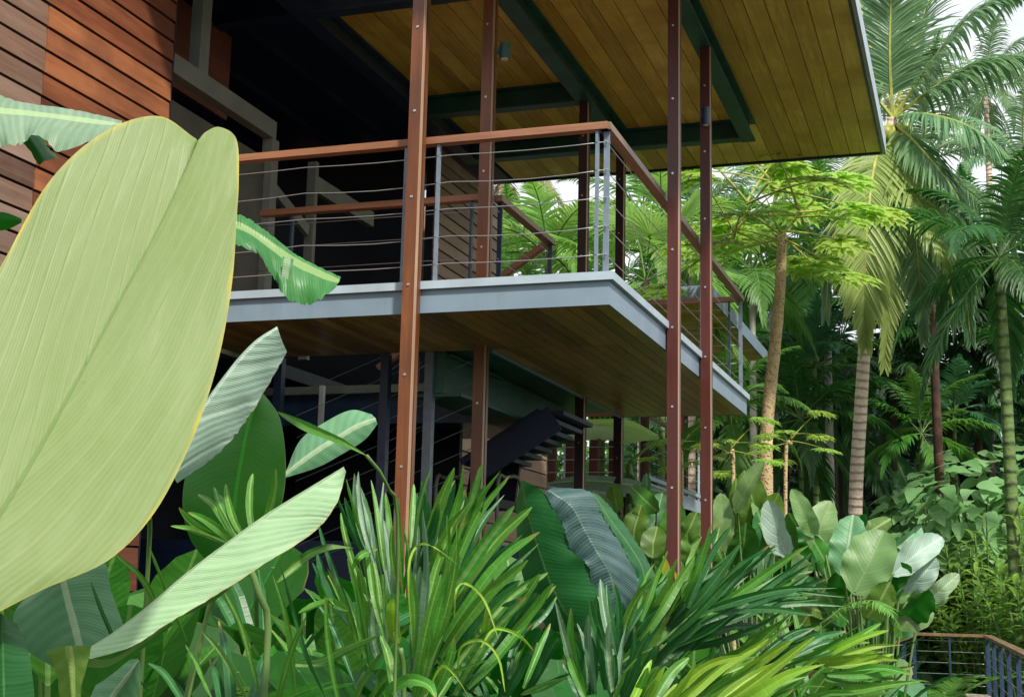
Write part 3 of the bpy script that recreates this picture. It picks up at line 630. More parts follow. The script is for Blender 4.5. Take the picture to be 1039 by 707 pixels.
for v, Y in ((579, 20.4), (603, 21.5), (690, 24.5), (560, 22)):
    X = onY(v, 450, Y)[0]; m = MB(); m.box(X-.07, X+.07, Y-.07, Y+.07, GZ, 3.7 if v != 690 else 3.2); m.build('column', MT['post'], rd)

# ------------------------------------------------------------------ footbridge, lower right
fb = empty('footbridge', (-.4, 16, GZ), 'low timber walkway with blue posts, wire cables and wooden handrails at the lower right', 'footbridge')
zr, zd = -.5, -1.34
m = MB(); rnd = random.Random(4); y = 9.0
while y < 21:
    f = (y-9)/12; xl = -.82-.32*f; xr = .75-.6*f
    m.box(xl, xr, y, y+.13, zd-.03, zd+rnd.uniform(-.002, .002), 0, rnd.random()); y += .137
m.build('walking_surface', MT['walkdeck'], fb)
m = MB(); m.bar((-.8, 9, zd-.12), (-1.1, 21, zd-.12), .08, .16); m.bar((.72, 9, zd-.12), (.15, 21, zd-.12), .08, .16)
for i in range(5): 
    for xx in (-.9, .3): m.box(xx-.06, xx+.06, 9.5+2.7*i, 9.62+2.7*i, GZ, zd-.2)
m.build('substructure', MT['black'], fb)
def brail(a, b, nposts, label, hmat='raily'):
    r = railing(fb, a, b, zd, h=zr-zd, posts=[i/(nposts-1)*.98+.01 for i in range(nposts)], ncab=5, pmat='bluesteel', hmat=hmat, hw=.11, hh=.04, label=label, pw=.05)
brail((-.80, 9.6), (-1.02, 14.7), 5, 'left side railing of the walkway')
brail((-1.02, 14.75), (-.86, 21), 4, 'left far railing of the walkway')
brail((-.88, 21.1), (.14, 21.1), 3, 'cross railing at the far end of the walkway', 'raily')
brail((.15, 21.0), (.66, 9.6), 9, 'right side railing of the walkway')
brail((-1.6, 9.55), (-.86, 9.55), 2, 'short side railing joining the walkway', 'rail')

# ================================================================== VEGETATION
def gz(X, Y):
    t = min(1, max(0, (13.5-Y)/4)); t = t*t*(3-2*t)
    if Y > 7: t *= 1-(1-min(1, max(0, (-1.15-X)/.7)))*min(1, (Y-7)/1.5)
    return GZ+1.1*t+.06*sin(X*1.3+Y)+.05*sin(Y*2.1-X*.7)+(max(0, (Y-24)*.03) if Y < 100 else 2.3)
def gpos(px, d):
    p = at(px, 607, d); return A(p[0], p[1], gz(p[0], p[1]))
def Z7(x, y): return (x/2.946, 467+y/2.946)
def Z8(x, y): return (230+x/2.946, 467+y/2.946)
def Z9(x, y): return (460+x/2.946, 467+y/2.946)
def Z10(x, y): return (690+x/2.946, 467+y/2.946)

# ---- shared palm frond meshes, one set per look
def frondset(mat, L, nl, ll, hang, w, classes, seed, rm='stem', vee=.25, bend=70, rr=.025, a0=60, a1=25, s0=.15, seg=4):
    out = {}
    for e in classes:
        m = MB(); frond(m, rachis(e, L, bend*(1 if e > -20 else .5)), nl, ll, a0, a1, hang, w, vee, s0, seed+e, rr=rr, seg=seg)
        out[e] = m.mesh('frond', [mat, MT[rm]])
    return out
FS = dict(
 dark=frondset(GREEN['dark'], 3.4, 44, .85, .9, .035, (70, 45, 20, -10, -45), 1),
 mid=frondset(GREEN['mid'], 3.0, 44, .75, .8, .03, (75, 50, 25, -5, -40), 2),
 bright=frondset(GREEN['bright'], 2.4, 40, .62, .55, .026, (78, 60, 40, 15, -15), 3, bend=95),
 coco=frondset(GREEN['coco'], 4.4, 70, .95, 1.0, .03, (70, 45, 15, -15, -60), 4, 'stemyel', bend=75),
 blue=frondset(GREEN['blue'], 2.2, 34, .55, .5, .026, (75, 55, 30, 5), 5),
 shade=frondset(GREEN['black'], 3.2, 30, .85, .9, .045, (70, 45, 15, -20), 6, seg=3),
 straw=frondset(GREEN['straw'], 3.0, 40, .8, 1.0, .022, (30, 0, -30, -60), 9, 'trunkbrown'),
 fern=frondset(GREEN['mid'], 1.1, 30, .24, .3, .02, (70, 50, 30, 10), 7, rr=.008, bend=80, a0=75, a1=50),
)
FANM = {}
for key, mt in (('bright', 'bright'), ('mid', 'mid'), ('dark', 'dark')):
    L = []
    for i, e in enumerate((70, 40, 10, -25, -60)):
        m = MB(); a = radians(e); P = rachis(e, 1.5, 25); D = P[-1]-P[-2]
        fan(m, 1.25, 30, 115, P[-1], D, A(-sin(a), 0, cos(a)), .55, .03, .4, i, petiole=[P[0], P[4], P[-1]])
        L.append(m.mesh('fan_leaf', [GREEN[mt], MT['stem']]))
    FANM[key] = L

def palm(px, yc, d, kind, label, n=16, s=1.0, trunk='ring', tr=.11, lean=0, group=None, fans=False, part='frond', seed=0, yb=None, low=True, cat='palm', leanY=0):
    rnd = random.Random(seed*13+int(px)); c = at(px, yc, d)
    b = A(c[0]-lean, c[1]-leanY, gz(c[0], c[1])-.05)
    t = empty('palm_tree', b, label, cat, group)
    h = c[2]-b[2]
    if h > .4:
        m = MB(); P = crom([b, b+(c-b)*.35+A(lean*.12, 0, 0), b+(c-b)*.7+A(-lean*.05, 0, 0), c], 14)
        m.tube([p-b for p in P], [tr*(1.35-.35*min(1, i/3)-.3*i/14) for i in range(15)], 9)
        o = m.build('trunk', MT[trunk], None, True); o.parent = t
    S = (FANM if fans else FS)[kind]; keys = list(range(len(S))) if fans else list(S)
    for i in range(n):
        k = keys[min(len(keys)-1, int((i+rnd.random()*.6)/n*len(keys)*(1 if low else .8)))]
        o = inst('fan_leaf' if fans else 'frond', S[k], t, c-b, rz=i*2.39996+rnd.uniform(-.25, .25), s=s*rnd.uniform(.85, 1.12), tilt=rnd.uniform(-.12, .12))
    return t

# ---- leafy broad crowns
def leafcloud(m, cs, rr, n, ls, rnd, mat=0, flat=.7):
    for _ in range(n):
        v = A(rnd.gauss(0, 1), rnd.gauss(0, 1), rnd.gauss(0, 1)); v = nz(v)*(rnd.random()**.33)
        p = cs+A(v[0], v[1], v[2]*flat)*rr
        nrm = nz(v+A(rnd.uniform(-.7, .7), rnd.uniform(-.7, .7), .9)); d = nz(np.cross(nrm, A(rnd.random()-.5, rnd.random()-.5, rnd.random()-.5)))
        d = nz(d+A(0, 0, -.35)); S = nz(np.cross(d, nrm)); l = ls*rnd.uniform(.6, 1.3); w = l*.3
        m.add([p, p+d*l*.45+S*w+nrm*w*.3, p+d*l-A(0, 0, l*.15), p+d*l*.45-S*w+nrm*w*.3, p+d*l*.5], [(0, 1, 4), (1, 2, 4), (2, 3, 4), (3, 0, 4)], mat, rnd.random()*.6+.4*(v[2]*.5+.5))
def broadtree(seed, h=9, r=3.2, clumps=34, per=85, ls=.34):
    rnd = random.Random(seed); tr = MB(); cr = MB()
    tr.tube(crom([(0, 0, -.1), (.1, 0, h*.3), (-.15, .1, h*.6), (0, 0, h*.85)], 8), [.22, .19, .17, .15, .13, .11, .08, .06, .03], 8)
    for i in range(clumps):
        a = i*2.4; z = h*(.22+.75*((i+.5)/clumps)); x = (z/h-.22)/.78; R = r*sin(pi*min(1, .18+.8*x))*(rnd.random()**.4)
        c = A(cos(a)*R, sin(a)*R, z+rnd.uniform(-.3, .3)); tr.tube([A(0, 0, z*.75), A(0, 0, z*.75)*.4+c*.6, c], [.06, .04, .015], 4)
        leafcloud(cr, c, rnd.uniform(.6, 1.15)*r*.34, per, ls, rnd)
    return tr.mesh('trunk', [MT['bark']]), cr
BT = []
for sd in (1, 2, 3):
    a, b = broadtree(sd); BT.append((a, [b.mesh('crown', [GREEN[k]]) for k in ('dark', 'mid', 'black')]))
def tree(px, d, s, mi, label, seed=0, group='broadleaf trees behind the palms'):
    p = gpos(px, d); rnd = random.Random(seed); t = empty('broadleaf_tree', p, label, 'tree', group); q = BT[seed % 3]; rz = rnd.uniform(0, 6)
    inst('trunk', q[0], t, s=s, rz=rz); inst('crown', q[1][mi], t, s=s, rz=rz)
# far rows of trees closing the view
TL = ['tall dark bushy tree in the jungle row behind the palms', 'mid green bushy tree in the jungle row behind the palms', 'very dark bushy tree deep in the shade of the jungle']
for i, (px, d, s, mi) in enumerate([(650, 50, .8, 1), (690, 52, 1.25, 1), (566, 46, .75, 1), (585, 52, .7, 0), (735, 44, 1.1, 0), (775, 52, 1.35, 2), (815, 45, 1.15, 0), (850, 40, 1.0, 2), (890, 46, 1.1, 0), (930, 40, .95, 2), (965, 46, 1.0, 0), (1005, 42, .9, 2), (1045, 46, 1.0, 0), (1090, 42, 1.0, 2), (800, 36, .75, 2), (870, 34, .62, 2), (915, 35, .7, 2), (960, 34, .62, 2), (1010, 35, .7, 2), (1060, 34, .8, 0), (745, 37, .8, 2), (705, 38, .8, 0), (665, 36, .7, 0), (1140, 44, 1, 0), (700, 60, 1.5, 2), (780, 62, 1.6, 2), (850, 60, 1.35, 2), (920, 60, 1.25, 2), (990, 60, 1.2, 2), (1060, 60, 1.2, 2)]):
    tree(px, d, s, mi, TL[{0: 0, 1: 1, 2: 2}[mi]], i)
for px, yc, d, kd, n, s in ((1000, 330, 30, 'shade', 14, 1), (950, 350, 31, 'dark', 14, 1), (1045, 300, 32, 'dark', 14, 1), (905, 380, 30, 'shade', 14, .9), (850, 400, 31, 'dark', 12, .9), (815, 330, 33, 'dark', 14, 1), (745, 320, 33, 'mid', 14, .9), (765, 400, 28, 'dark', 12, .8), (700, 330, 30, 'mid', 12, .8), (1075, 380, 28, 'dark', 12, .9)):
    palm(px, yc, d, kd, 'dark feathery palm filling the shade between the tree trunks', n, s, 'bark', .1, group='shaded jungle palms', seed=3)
# nearer palms that can be told apart
palm(556, 262, 21, 'bright', 'fountain-shaped bright green palm framed by the balcony railing', 13, .8, 'ringgreen', .07, seed=1, low=False)
palm(522, 300, 24, 'mid', 'small green palm low behind the inner stair railing', 14, .9, 'ringgreen', .07, seed=2)
palm(612, 330, 23, 'mid', 'green palm low behind the balcony corner posts', 12, .75, 'ringgreen', .07, seed=5)
palm(652, 215, 27, 'mid', 'green palm high behind the right balcony railing', 12, .7, 'ring', .09, seed=6)
palm(672, 262, 24, 'bright', 'bright green palm just left of the first dark red column', 16, .95, 'ringgreen', .07, seed=7)
palm(702, 245, 27, 'coco', 'grey-green palm between the two dark red columns', 15, .62, 'ring', .09, seed=8)
palm(512, 172, 26, 'straw', 'palm with hanging tan fronds behind the end of the board wall', 12, .55, 'ring', .1, seed=9)
for px, yc, d, lab in ((655, 285, 20, 'fan palm with drooping fingers low behind the right railing'), (590, 315, 22, 'fan palm with drooping fingers beside the balcony corner')):
    palm(px, yc, d, 'bright', lab, 12, .75, 'trunkbrown', .08, fans=True, seed=4)
palm(838, 250, 28, 'mid', 'grey-green drooping palm just behind the papaya crown', 16, .9, 'trunkgrey', .1, seed=11)
palm(763, 275, 25, 'mid', 'fine-leaved palm behind the left side of the papaya tree', 15, .75, 'trunkgrey', .08, seed=12)
palm(783, 215, 30, 'coco', 'slim palm with a pale trunk beside the papaya trunk', 14, .7, 'trunkgrey', .12, seed=13)
palm(935, 168, 26, 'coco', 'second palm with a brown fibrous trunk behind the big coconut palm', 12, .7, 'trunkbrown', .1, lean=-.3, seed=14)
palm(1013, 262, 21, 'dark', 'palm with a light green smooth trunk near the right edge', 13, .75, 'ringgreen', .11, lean=-.1, seed=15)
palm(1040, 175, 34, 'coco', 'distant grey-green palm against the sky at the right edge', 14, .8, 'ring', .12, seed=16)
palm(1000, 90, 42, 'coco', 'distant pale palm rising against the white sky', 14, .75, 'ring', .12, seed=17)
palm(985, 250, 30, 'dark', 'dark palm between the brown trunk and the light green trunk', 14, .8, 'trunkbrown', .1, seed=18)
palm(962, 405, 32, 'shade', 'short dark palm with a brown trunk left of the vine-covered bush', 12, .8, 'trunkbrown', .12, seed=19)
palm(935, 440, 27, 'mid', 'young palm low right of the coconut trunk', 12, .6, 'ringgreen', .05, seed=20)
palm(812, 425, 26, 'dark', 'dark arching palm between the papaya and the coconut trunk', 14, .75, 'ringgreen', .06, seed=21)
palm(740, 420, 19, 'mid', 'young green palm right of the second dark red column', 12, .5, 'ringgreen', .05, seed=22)
palm(826, 372, 27, 'blue', 'blue-green palm behind the papaya trunk', 14, .9, 'ringgreen', .07, seed=23)
palm(968, 420, 28, 'blue', 'feathery blue-green palm above the vine-covered bush', 12, .75, 'ringgreen', .05, seed=24)
palm(1062, 330, 30, 'mid', 'green feathery palm cut by the right edge above the bush', 12, .8, 'ringgreen', .05, seed=25)

# the big coconut palm
cb = gpos(862, 24); cc = at(906, 120, 24)
cp = empty('coconut_palm', cb, 'tall coconut palm with a bare ringed trunk right of the roof corner', 'palm')
m = MB(); P = crom([cb-A(0, 0, .1), at(868, 515, 24), at(873, 420, 24), at(879, 330, 24), at(890, 220, 24), cc], 30)
m.tube(P, [.13-.035*i/30 for i in range(31)], 12); m.build('trunk', MT['ring'], cp, True)
def hf(pts, nl=80, ll=.95, hang=1.0, mt='coco', w=.03, d=24, seed=0, rm='stemyel', vee=.15, par=None, rr=.04, **k):
    m = MB(); frond(m, [at(p[0], p[1], d+(p[2] if len(p) > 2 else 0)) for p in pts], nl, ll, 58, 25, hang, w, vee, .13, seed, rr=rr, tipdrop=.4, **k)
    return m.build('frond', [GREEN[mt], MT[rm]], par or cp)
c0 = (906, 120)
hf([c0, (903, 60), (905, -10), (914, -90, -1)], 90, .95, .35, seed=1, updir=A(.1, -1, .2))
hf([c0, (940, 72), (978, 22), (1020, -4), (1065, 0)], 80, .9, 1.0, seed=2)
hf([c0, (950, 88), (992, 64), (1040, 60), (1085, 90)], 80, 1.0, 1.1, seed=3)
hf([c0, (938, 116, -.8), (985, 130, -1.6), (1026, 168, -2), (1046, 215, -2)], 80, 1.05, .9, seed=4)
hf([(908, 125), (935, 152, -1), (965, 190, -1.6), (985, 228, -2)], 70, .95, .8, seed=5)
hf([(903, 125), (888, 165, -1), (880, 230, -1.5), (877, 300, -1.5), (878, 350, -1.2)], 90, 1.15, .55, 'cocoold', seed=6, updir=A(.2, -1, .1))
hf([(908, 130), (924, 190, -.5), (932, 270, -.8), (938, 345, -.8)], 80, .95, .6, seed=7, updir=A(0, -1, .1))
hf([c0, (880, 92), (848, 88), (815, 112), (800, 150)], 80, 1.0, 1.0, seed=8)
hf([(903, 126), (878, 150), (855, 195), (842, 260), (838, 320)], 80, 1.0, .8, seed=9)
hf([(910, 128), (945, 185, .5), (975, 270, .8), (985, 345, 1)], 80, 1.05, .75, seed=10)
hf([(905, 130), (899, 190, .8), (903, 280, 1), (898, 370, 1)], 80, 1.1, .6, 'cocoold', seed=11, updir=A(0, -1, .1))
hf([c0, (925, 55, 1), (948, -10, 1.5), (985, -60, 2)], 80, 1.0, .6, seed=12)
hf([c0, (886, 60, 1), (872, 0, 1.5), (862, -70, 2)], 80, 1.0, .5, seed=13)
hf([c0, (915, 100, 2), (935, 70, 4), (945, 62, 6)], 60, .9, .9, seed=14)
hf([(905, 125), (915, 170, -1), (950, 240, -2), (965, 300, -2.3)], 70, .9, .8, 'cocoold', seed=15)
rnd = random.Random(5)
for i in range(9):
    a = i*2.4; c = cc+A(cos(a)*.22, sin(a)*.22-.1, -.25-.12*(i % 3)); m = MB()
    m.tube([c+A(0, 0, .15), c+A(0, 0, .11), c, c-A(0, 0, .1), c-A(0, 0, .14)], [.02, .09, .13, .09, .02], 8); m.build('coconut', MT['stemyel'], cp, True)

# papaya tree with bright lobed leaves
def papleaf(m, P, D, Up, R, rnd, mat=0):
    D = nz(D); S = nz(np.cross(D, Up)); U = np.cross(S, D)
    for a in (-135, -92, -52, -18, 18, 52, 92, 135):
        a = radians(a+rnd.uniform(-5, 5)); d = nz(D*cos(a)+S*sin(a)-U*.08); l = R*(.62+.38*cos(a*.5)); v = rnd.random()
        def lob(p, dd, ll, w):
            Q = [p, p+dd*ll*.5+U*ll*.03, p+dd*ll-A(0, 0, ll*.16)]
            blade(m, Q, scl([(0, .35), (.3, 1), (.6, .8), (.85, .4), (1, .03)], w), U, n=5, m=1, mat=mat, var=v, fold=.15)
        lob(P, d, l, l*.15)
        for q, b, f in ((.42, 38, .42), (.62, 34, .32)):
            for sg in (-1, 1):
                ab = radians(b)*sg; sd_ = nz(np.cross(d, U)); lob(P+d*l*q-A(0, 0, l*.05*q), nz(d*cos(ab)+sd_*sin(ab)), l*f, l*.07)
PAPM = []
for e in (50, 26, 8, -10, -30):
    rnd = random.Random(e+99); m = MB(); P = rachis(e, .8, 12); m.tube(P, [.014-.001*i for i in range(9)], 5, 1); D = nz(A(1, 0, -.12))
    papleaf(m, P[-1], D, nz(A(.12, 0, 1)), .42, rnd); PAPM.append(m.mesh('leaf', [GREEN['lime'], MT['stemyel']]))
def papaya(trunkpts, d, label, n, s=1, tr=.085, tops=None):
    b = gpos(trunkpts[-1][0], d); t = empty('papaya_tree', b, label, 'tree'); m = MB()
    P = crom([at(x, y, d) for x, y in trunkpts]+[b-A(0, 0, .1)], 26); rn = random.Random(3)
    m.tube(P, [tr*(.75+.35*i/26)*rn.uniform(.96, 1.05) for i in range(27)], 10); m.build('trunk', MT['ringpap'], t, True)
    for ti, (tx, ty) in enumerate(tops or [trunkpts[0]]):
        c = at(tx, ty, d)
        for i in range(n):
            k = min(4, int((i+rn.random())/n*5)); o = inst('leaf', PAPM[k], t, c-b+A(0, 0, rn.uniform(-.12, .1)), i*2.4+rn.uniform(-.2, .2)+ti, s*rn.uniform(.85, 1.25))
    return t
papaya([(794, 238), (791, 300), (787, 345), (781, 400), (778, 440), (777, 475)], 17, 'papaya tree with lime-green lobed leaves and a leaning knobbly tan trunk', 6, 1.15, tops=[(793, 242), (758, 210), (808, 212), (782, 184), (745, 238)])
papaya([(803, 448), (797, 480)], 16, 'small bright papaya seedling at the foot of the papaya trunk', 7, .5, .025)
papaya([(742, 458), (744, 490)], 14.5, 'young papaya plant just right of the second dark red column', 7, .5, .025)
papaya([(690, 455), (692, 490)], 18, 'young papaya plant seen between the two dark red columns', 7, .55, .025)

# ---- understorey shared meshes
def clump(kind, seed):
    rnd = random.Random(seed); out = []
    for e in (82, 68, 50, 30):
        m = MB(); a = radians(e)
        if kind == 'paddle':
            P = rachis(e+6, .75, 14); Q = [P[-1]+(nz(P[-1]-P[-2])*t-A(0, 0, t*t*.3)) for t in (0, .28, .55, .82)]
            m.tube(P, [.009]*len(P), 5, 1); blade(m, Q, scl(ROUND, .15), nz(A(-sin(a), 0, cos(a))), .15, n=12, m=3, wave=.04)
        elif kind == 'strap':
            for k in range(6):
                L = rnd.uniform(.7, 1.15); b = radians(rnd.uniform(-28, 28)); P = [A(p[0]*cos(b), p[0]*sin(b), p[2]) for p in rachis(e+rnd.uniform(-8, 8), L, 60, 8, 1.8)]
                blade(m, P, scl(STRAP, .026), A(-sin(a), 0, cos(a)), .3, n=8, m=1, var=rnd.random())
        elif kind == 'heart':
            P = rachis(e+5, .7, 20); m.tube(P, [.01]*9, 5, 1); q = P[-1]; d = nz(A(cos(a)*.6+.3, 0, -.45))
            blade(m, [q-d*.08, q+d*.12, q+d*.3, q+d*.42], scl([(0, .2), (.08, .75), (.25, 1), (.5, .8), (.8, .35), (1, .02)], .17), nz(A(.3, 0, 1)), .12, n=10, m=3, wave=.05)
        elif kind == 'banana':
            P = rachis(e+4, .7, 8); q = P[-1]; T = nz(q-P[-2]); m.tube(P, [.035, .035, .033, .03, .028, .026, .024, .022, .02], 6, 1)
            Q = [q]; dd = T.copy()
            for i in range(6): dd = nz(dd+A(0, 0, -.16-.05*(82-e)/50)); Q.append(Q[-1]+dd*.27)
            Qs = crom(Q, 40); nr = nz(A(-sin(a), 0, cos(a)))
            for sg in (-1, 1):
                i = 0
                while i < 40:
                    j = min(40, i+rnd.choice((3, 5, 7, 9))); dro = rnd.uniform(0, .5); V = []; um = []; un = []
                    for k in range(i, j+1):
                        t = k/40; T2 = nz(Qs[min(k+1, 40)]-Qs[max(k-1, 0)]); S = nz(np.cross(T2, nr)); Nn = np.cross(S, T2); w = table(PADDLE, t)*.24*(1-.02*(k == j))
                        for c in range(5):
                            v = c/4; V.append(Qs[k]+S*sg*v*w*cos(.2+dro*v)+Nn*(.15*v*w-dro*w*v*v)+T2*v*w*.25); um.append((t*1.6, v*w*sg)); un.append((t, .5+.5*sg*v))
                    m.add(V, [(r*5+c, r*5+5+c, r*5+6+c, r*5+1+c)[::sg] for r in range(j-i) for c in range(4)], 0, rnd.random(), um, un); i = j
        out.append(m)
    return out
CL = {}
for nm, kind, mats in (('paddle', 'paddle', ('calathea', 'calathea_pale', 'green', 'bluish')), ('strap', 'strap', ('strap', 'strapdark', 'straplime')), ('heart', 'heart', ('green', 'deep', 'bluish')), ('banana', 'banana', ('banana', 'bananapale'))):
    for mt in mats: CL[nm, mt] = [x.mesh('leaf', [LM[mt], MT['stem']]) for x in clump(kind, 5)]
def plant(px, d, kind, mat, label, n=12, s=1.0, group=None, cat='plant', seed=0, z=0, name=None, pos=None):
    p = gpos(px, d) if pos is None else A(*pos); rnd = random.Random(seed+int(px)+int(d*7))
    t = empty(name or {'paddle': 'calathea_plant', 'strap': 'strap_leaf_plant', 'heart': 'heart_leaf_plant', 'banana': 'banana_plant'}[kind], p, label, cat, group); S = CL[kind, mat]
    for i in range(n):
        k = min(3, int((i+rnd.random())/n*4)); inst('leaf', S[k], t, A(rnd.uniform(-.1, .1), rnd.uniform(-.1, .1), 0)*s, i*2.4+rnd.uniform(-.4, .4), s*rnd.uniform(.75, 1.2))
    return t
def fernclump(px, d, label, kind='fern', n=14, s=1, group=None, z=0):
    p = gpos(px, d); rnd = random.Random(int(px)); t = empty('fern', p, label, 'fern', group); K = list(FS[kind])
    for i in range(n): inst('frond', FS[kind][K[min(len(K)-1, int(i/n*len(K)))]], t, (0, 0, 0), i*2.4, s*rnd.uniform(.8, 1.2))

# big banana leaves under the balcony, growing on a plant behind it
bp = empty('banana_plant', gpos(640, 15), 'banana plant whose broad leaves arch just under the balcony far edge', 'plant')
m = MB(); q0 = gpos(640, 15); m.tube(crom([q0, at(641, 560, 15), at(640, 500, 15), at(638, 470, 15)], 8), [.11, .1, .09, .08, .07, .06, .05, .04, .03], 9); m.build('stem', MT['stem'], bp, True)
m = MB(); patch(m, [(668, 441), (640, 427), (605, 425), (570, 428), (545, 442)], [(668, 443), (640, 433), (605, 430), (572, 434), (545, 444)], [(667, 445), (640, 449, -.15), (605, 446, -.2), (572, 449, -.15), (546, 446)], [15.2, 15], 0, -.4, n=40, m=6, wave=.15, rag=.06); m.build('leaf', LM['brightbroad'], bp, True)
m = MB(); patch(m, [(675, 497), (640, 486), (600, 482), (575, 484), (556, 490)], [(676, 500), (640, 492), (600, 488), (575, 489), (556, 491)], [(675, 502), (640, 500), (600, 498), (575, 495), (557, 493)], [14.5, 14.3], 0, -.5, n=40, m=6, wave=.1, rag=.05); m.build('leaf', LM['bananapale'], bp, True)
m = MB(); m.tube(crom([at(638, 470, 15), at(655, 455, 15.1), at(668, 443, 15.2)], 6), .02, 5); m.tube(crom([at(638, 480, 15), at(660, 500, 14.7), at(676, 500, 14.5)], 6), .02, 5); m.build('leaf_stalk', MT['stem'], bp, True)

# paddle-leaved plants, right of the columns
def paddle_plant(name, label, cat, base_px, d, leaves):
    b = gpos(base_px, d); t = empty(name, b, label, cat)
    rn = random.Random(int(base_px)); extra = []
    for _ in range(int(len(leaves)*2.4)):
        (bx, by), (tx, ty), w, mt, *o = rn.choice(leaves); dx, dy = rn.uniform(-20, 20), rn.uniform(4, 60); f = rn.uniform(.65, 1.05)
        if bx+dx > 893 and by+dy > 612: continue
        an = rn.uniform(-.9, .9); vx, vy = (tx-bx)*f, (ty-by)*f
        extra.append(((bx+dx, by+dy), (bx+dx+vx*cos(an)-vy*sin(an), by+dy+vx*sin(an)+vy*cos(an)), w*rn.uniform(.6, 1.15), rn.choice(('green', 'calathea', 'deep', 'calathea_pale', 'banana')), rn.uniform(.15, .8)))
    for (bx, by), (tx, ty), w, mt, *o in list(leaves)+extra:
        dd = d+(o[0] if o else 0); lean = o[1] if len(o) > 1 else rn.uniform(-.25, .15)
        B = at(bx, by, dd); T = at(tx, ty, dd+lean); k = (w*dd/F)
        side = nz(np.cross(T-B, FW)); bow = rn.uniform(-.07, .07)*np.linalg.norm(T-B)
        M = (B+T)/2+side*bow-FW*.04
        m = MB(); nr = nz(-FW+RT*rn.uniform(-.5, .5)+A(0, 0, rn.uniform(0, .4)))
        blade(m, [B, B+(M-B)*.55, M, T+(M-T)*.5, T], scl(ROUND, k), nr, rn.uniform(.05, .45), rn.uniform(-.3, .35), 26, 5, wave=rn.uniform(.04, .14), var=rn.random(), seed=rn.random()*6, twist=rn.uniform(-.5, .5))
        m.build('leaf', LM[mt], t, True)
        m = MB(); m.tube(crom([B+(M-B)*.1, B+A(0, 0, -.15)+(b-B)*.2*A(1, 1, 0), b+(B-b)*.3*A(.5, .5, 1), b+A(rn.uniform(-.1, .1), 0, 0)], 8), .009, 5); m.build('leaf_stalk', MT['stem'], t, True)
    return t
paddle_plant('calathea_plant', 'large clump of grey-green paddle leaves above the walkway, right of the columns', 'plant', 885, 8.6, [
 ((866, 603), (897, 538), 26, 'calathea_pale', -.5), ((853, 584), (866, 522), 20, 'bluish', -.2), ((828, 545), (803, 496), 11, 'calathea_pale', .2), ((905, 584), (956, 545), 14, 'pale', 0), ((908, 634), (943, 598), 18, 'deep', -.3),
 ((878, 628), (903, 590), 14, 'calathea', -.6), ((826, 560), (843, 508), 17, 'calathea_pale', .2), ((866, 548), (904, 526), 10, 'calathea', .2), ((940, 612), (973, 582), 9, 'paleg', 0), ((905, 632), (948, 622), 11, 'calathea_pale', -.4),
 ((893, 588), (912, 556), 14, 'deep', .1), ((885, 600), (925, 575), 13, 'deep', .2), ((845, 590), (825, 548), 14, 'green', .3), ((905, 560), (935, 535), 11, 'bluish', .3), ((920, 610), (960, 600), 12, 'calathea', .1), ((860, 630), (838, 600), 13, 'green', .1), ((890, 640), (870, 608), 14, 'deep', .1),
 ((915, 600), (950, 566), 13, 'pale', .1)])
paddle_plant('calathea_plant', 'clump of upright paddle leaves just right of the second dark red column', 'plant', 765, 12.3, [
 ((746, 520), (776, 468), 10, 'calathea_pale', -.3), ((731, 560), (731, 500), 13, 'calathea_pale', -.2), ((770, 540), (755, 477), 16, 'calathea', .2), ((799, 565), (779, 507), 14, 'pale', -.1), ((760, 560), (790, 500), 15, 'calathea', .2), ((790, 550), (765, 505), 14, 'calathea_pale', .1),
 ((748, 575), (757, 530), 15, 'green', .1), ((720, 565), (712, 520), 12, 'calathea', .3), ((805, 590), (816, 540), 13, 'calathea_pale', .1), ((775, 590), (775, 545), 15, 'bluish', .2), ((735, 590), (722, 545), 14, 'green', .3)])
paddle_plant('calathea_plant', 'clump of yellow-green paddle leaves between the dark rear columns and the front red one', 'plant', 655, 12.2, [
 ((642, 560), (651, 512), 14, 'calathea', .0), ((662, 566), (667, 534), 13, 'calathea', -.3), ((618, 542), (605, 500), 15, 'calathea', .2), ((668, 520), (640, 493), 10, 'green', .2), ((690, 552), (707, 519), 10, 'calathea', .1), ((653, 503), (656, 480), 5, 'bluish', .3),
 ((640, 585), (632, 540), 14, 'calathea', .1), ((675, 560), (688, 510), 14, 'green', .4), ((655, 545), (672, 500), 14, 'bluish', .5), ((700, 575), (705, 540), 12, 'calathea', .1), ((615, 570), (600, 530), 14, 'green', .2), ((680, 590), (675, 555), 13, 'calathea', .1), ((628, 520), (622, 492), 10, 'calathea', .4)])

# elephant ear
ee = empty('elephant_ear_plant', gpos(590, 6.4), 'elephant ear with a dark green half and a crinkled blue-grey folded half', 'plant')
m = MB(); patch(m, [(529, 487), (524, 510), (524, 535), (526, 560), (532, 590), (545, 622), (560, 640)], [(530, 488), (533, 512), (540, 538), (548, 562), (558, 590), (572, 618), (588, 640)], [(531, 487), (552, 500), (571, 533), (581, 560), (597, 573), (606, 605), (612, 640)], 6.3, .12, -.05, n=46, m=10, wave=.05, bulge=.06)
m.build('leaf', LM['ear'], ee, True)
m = MB(); patch(m, [(552, 499), (562, 516), (572, 535), (581, 561), (597, 574), (603, 600), (624, 624)], [(556, 497), (580, 514), (593, 537), (606, 560), (618, 580), (624, 602), (630, 620)], [(562, 494), (598, 499), (610, 521), (629, 552), (645, 582), (644, 605), (634, 624)], 6.25, 0, .08, n=60, m=14, wave=.06, bulge=.03, rag=.05)
m.build('folded_leaf_half', LM['earback'], ee, True)
m = MB(); patch(m, [(596, 499), (612, 523), (630, 553), (645, 580), (645, 602)], [(602, 500), (618, 525), (638, 552), (652, 576), (655, 600)], [(607, 501), (624, 520), (645, 548), (662, 578), (670, 604)], 6.4, -.05, .1, n=50, m=8, wave=.22, rag=.12, bulge=.1)
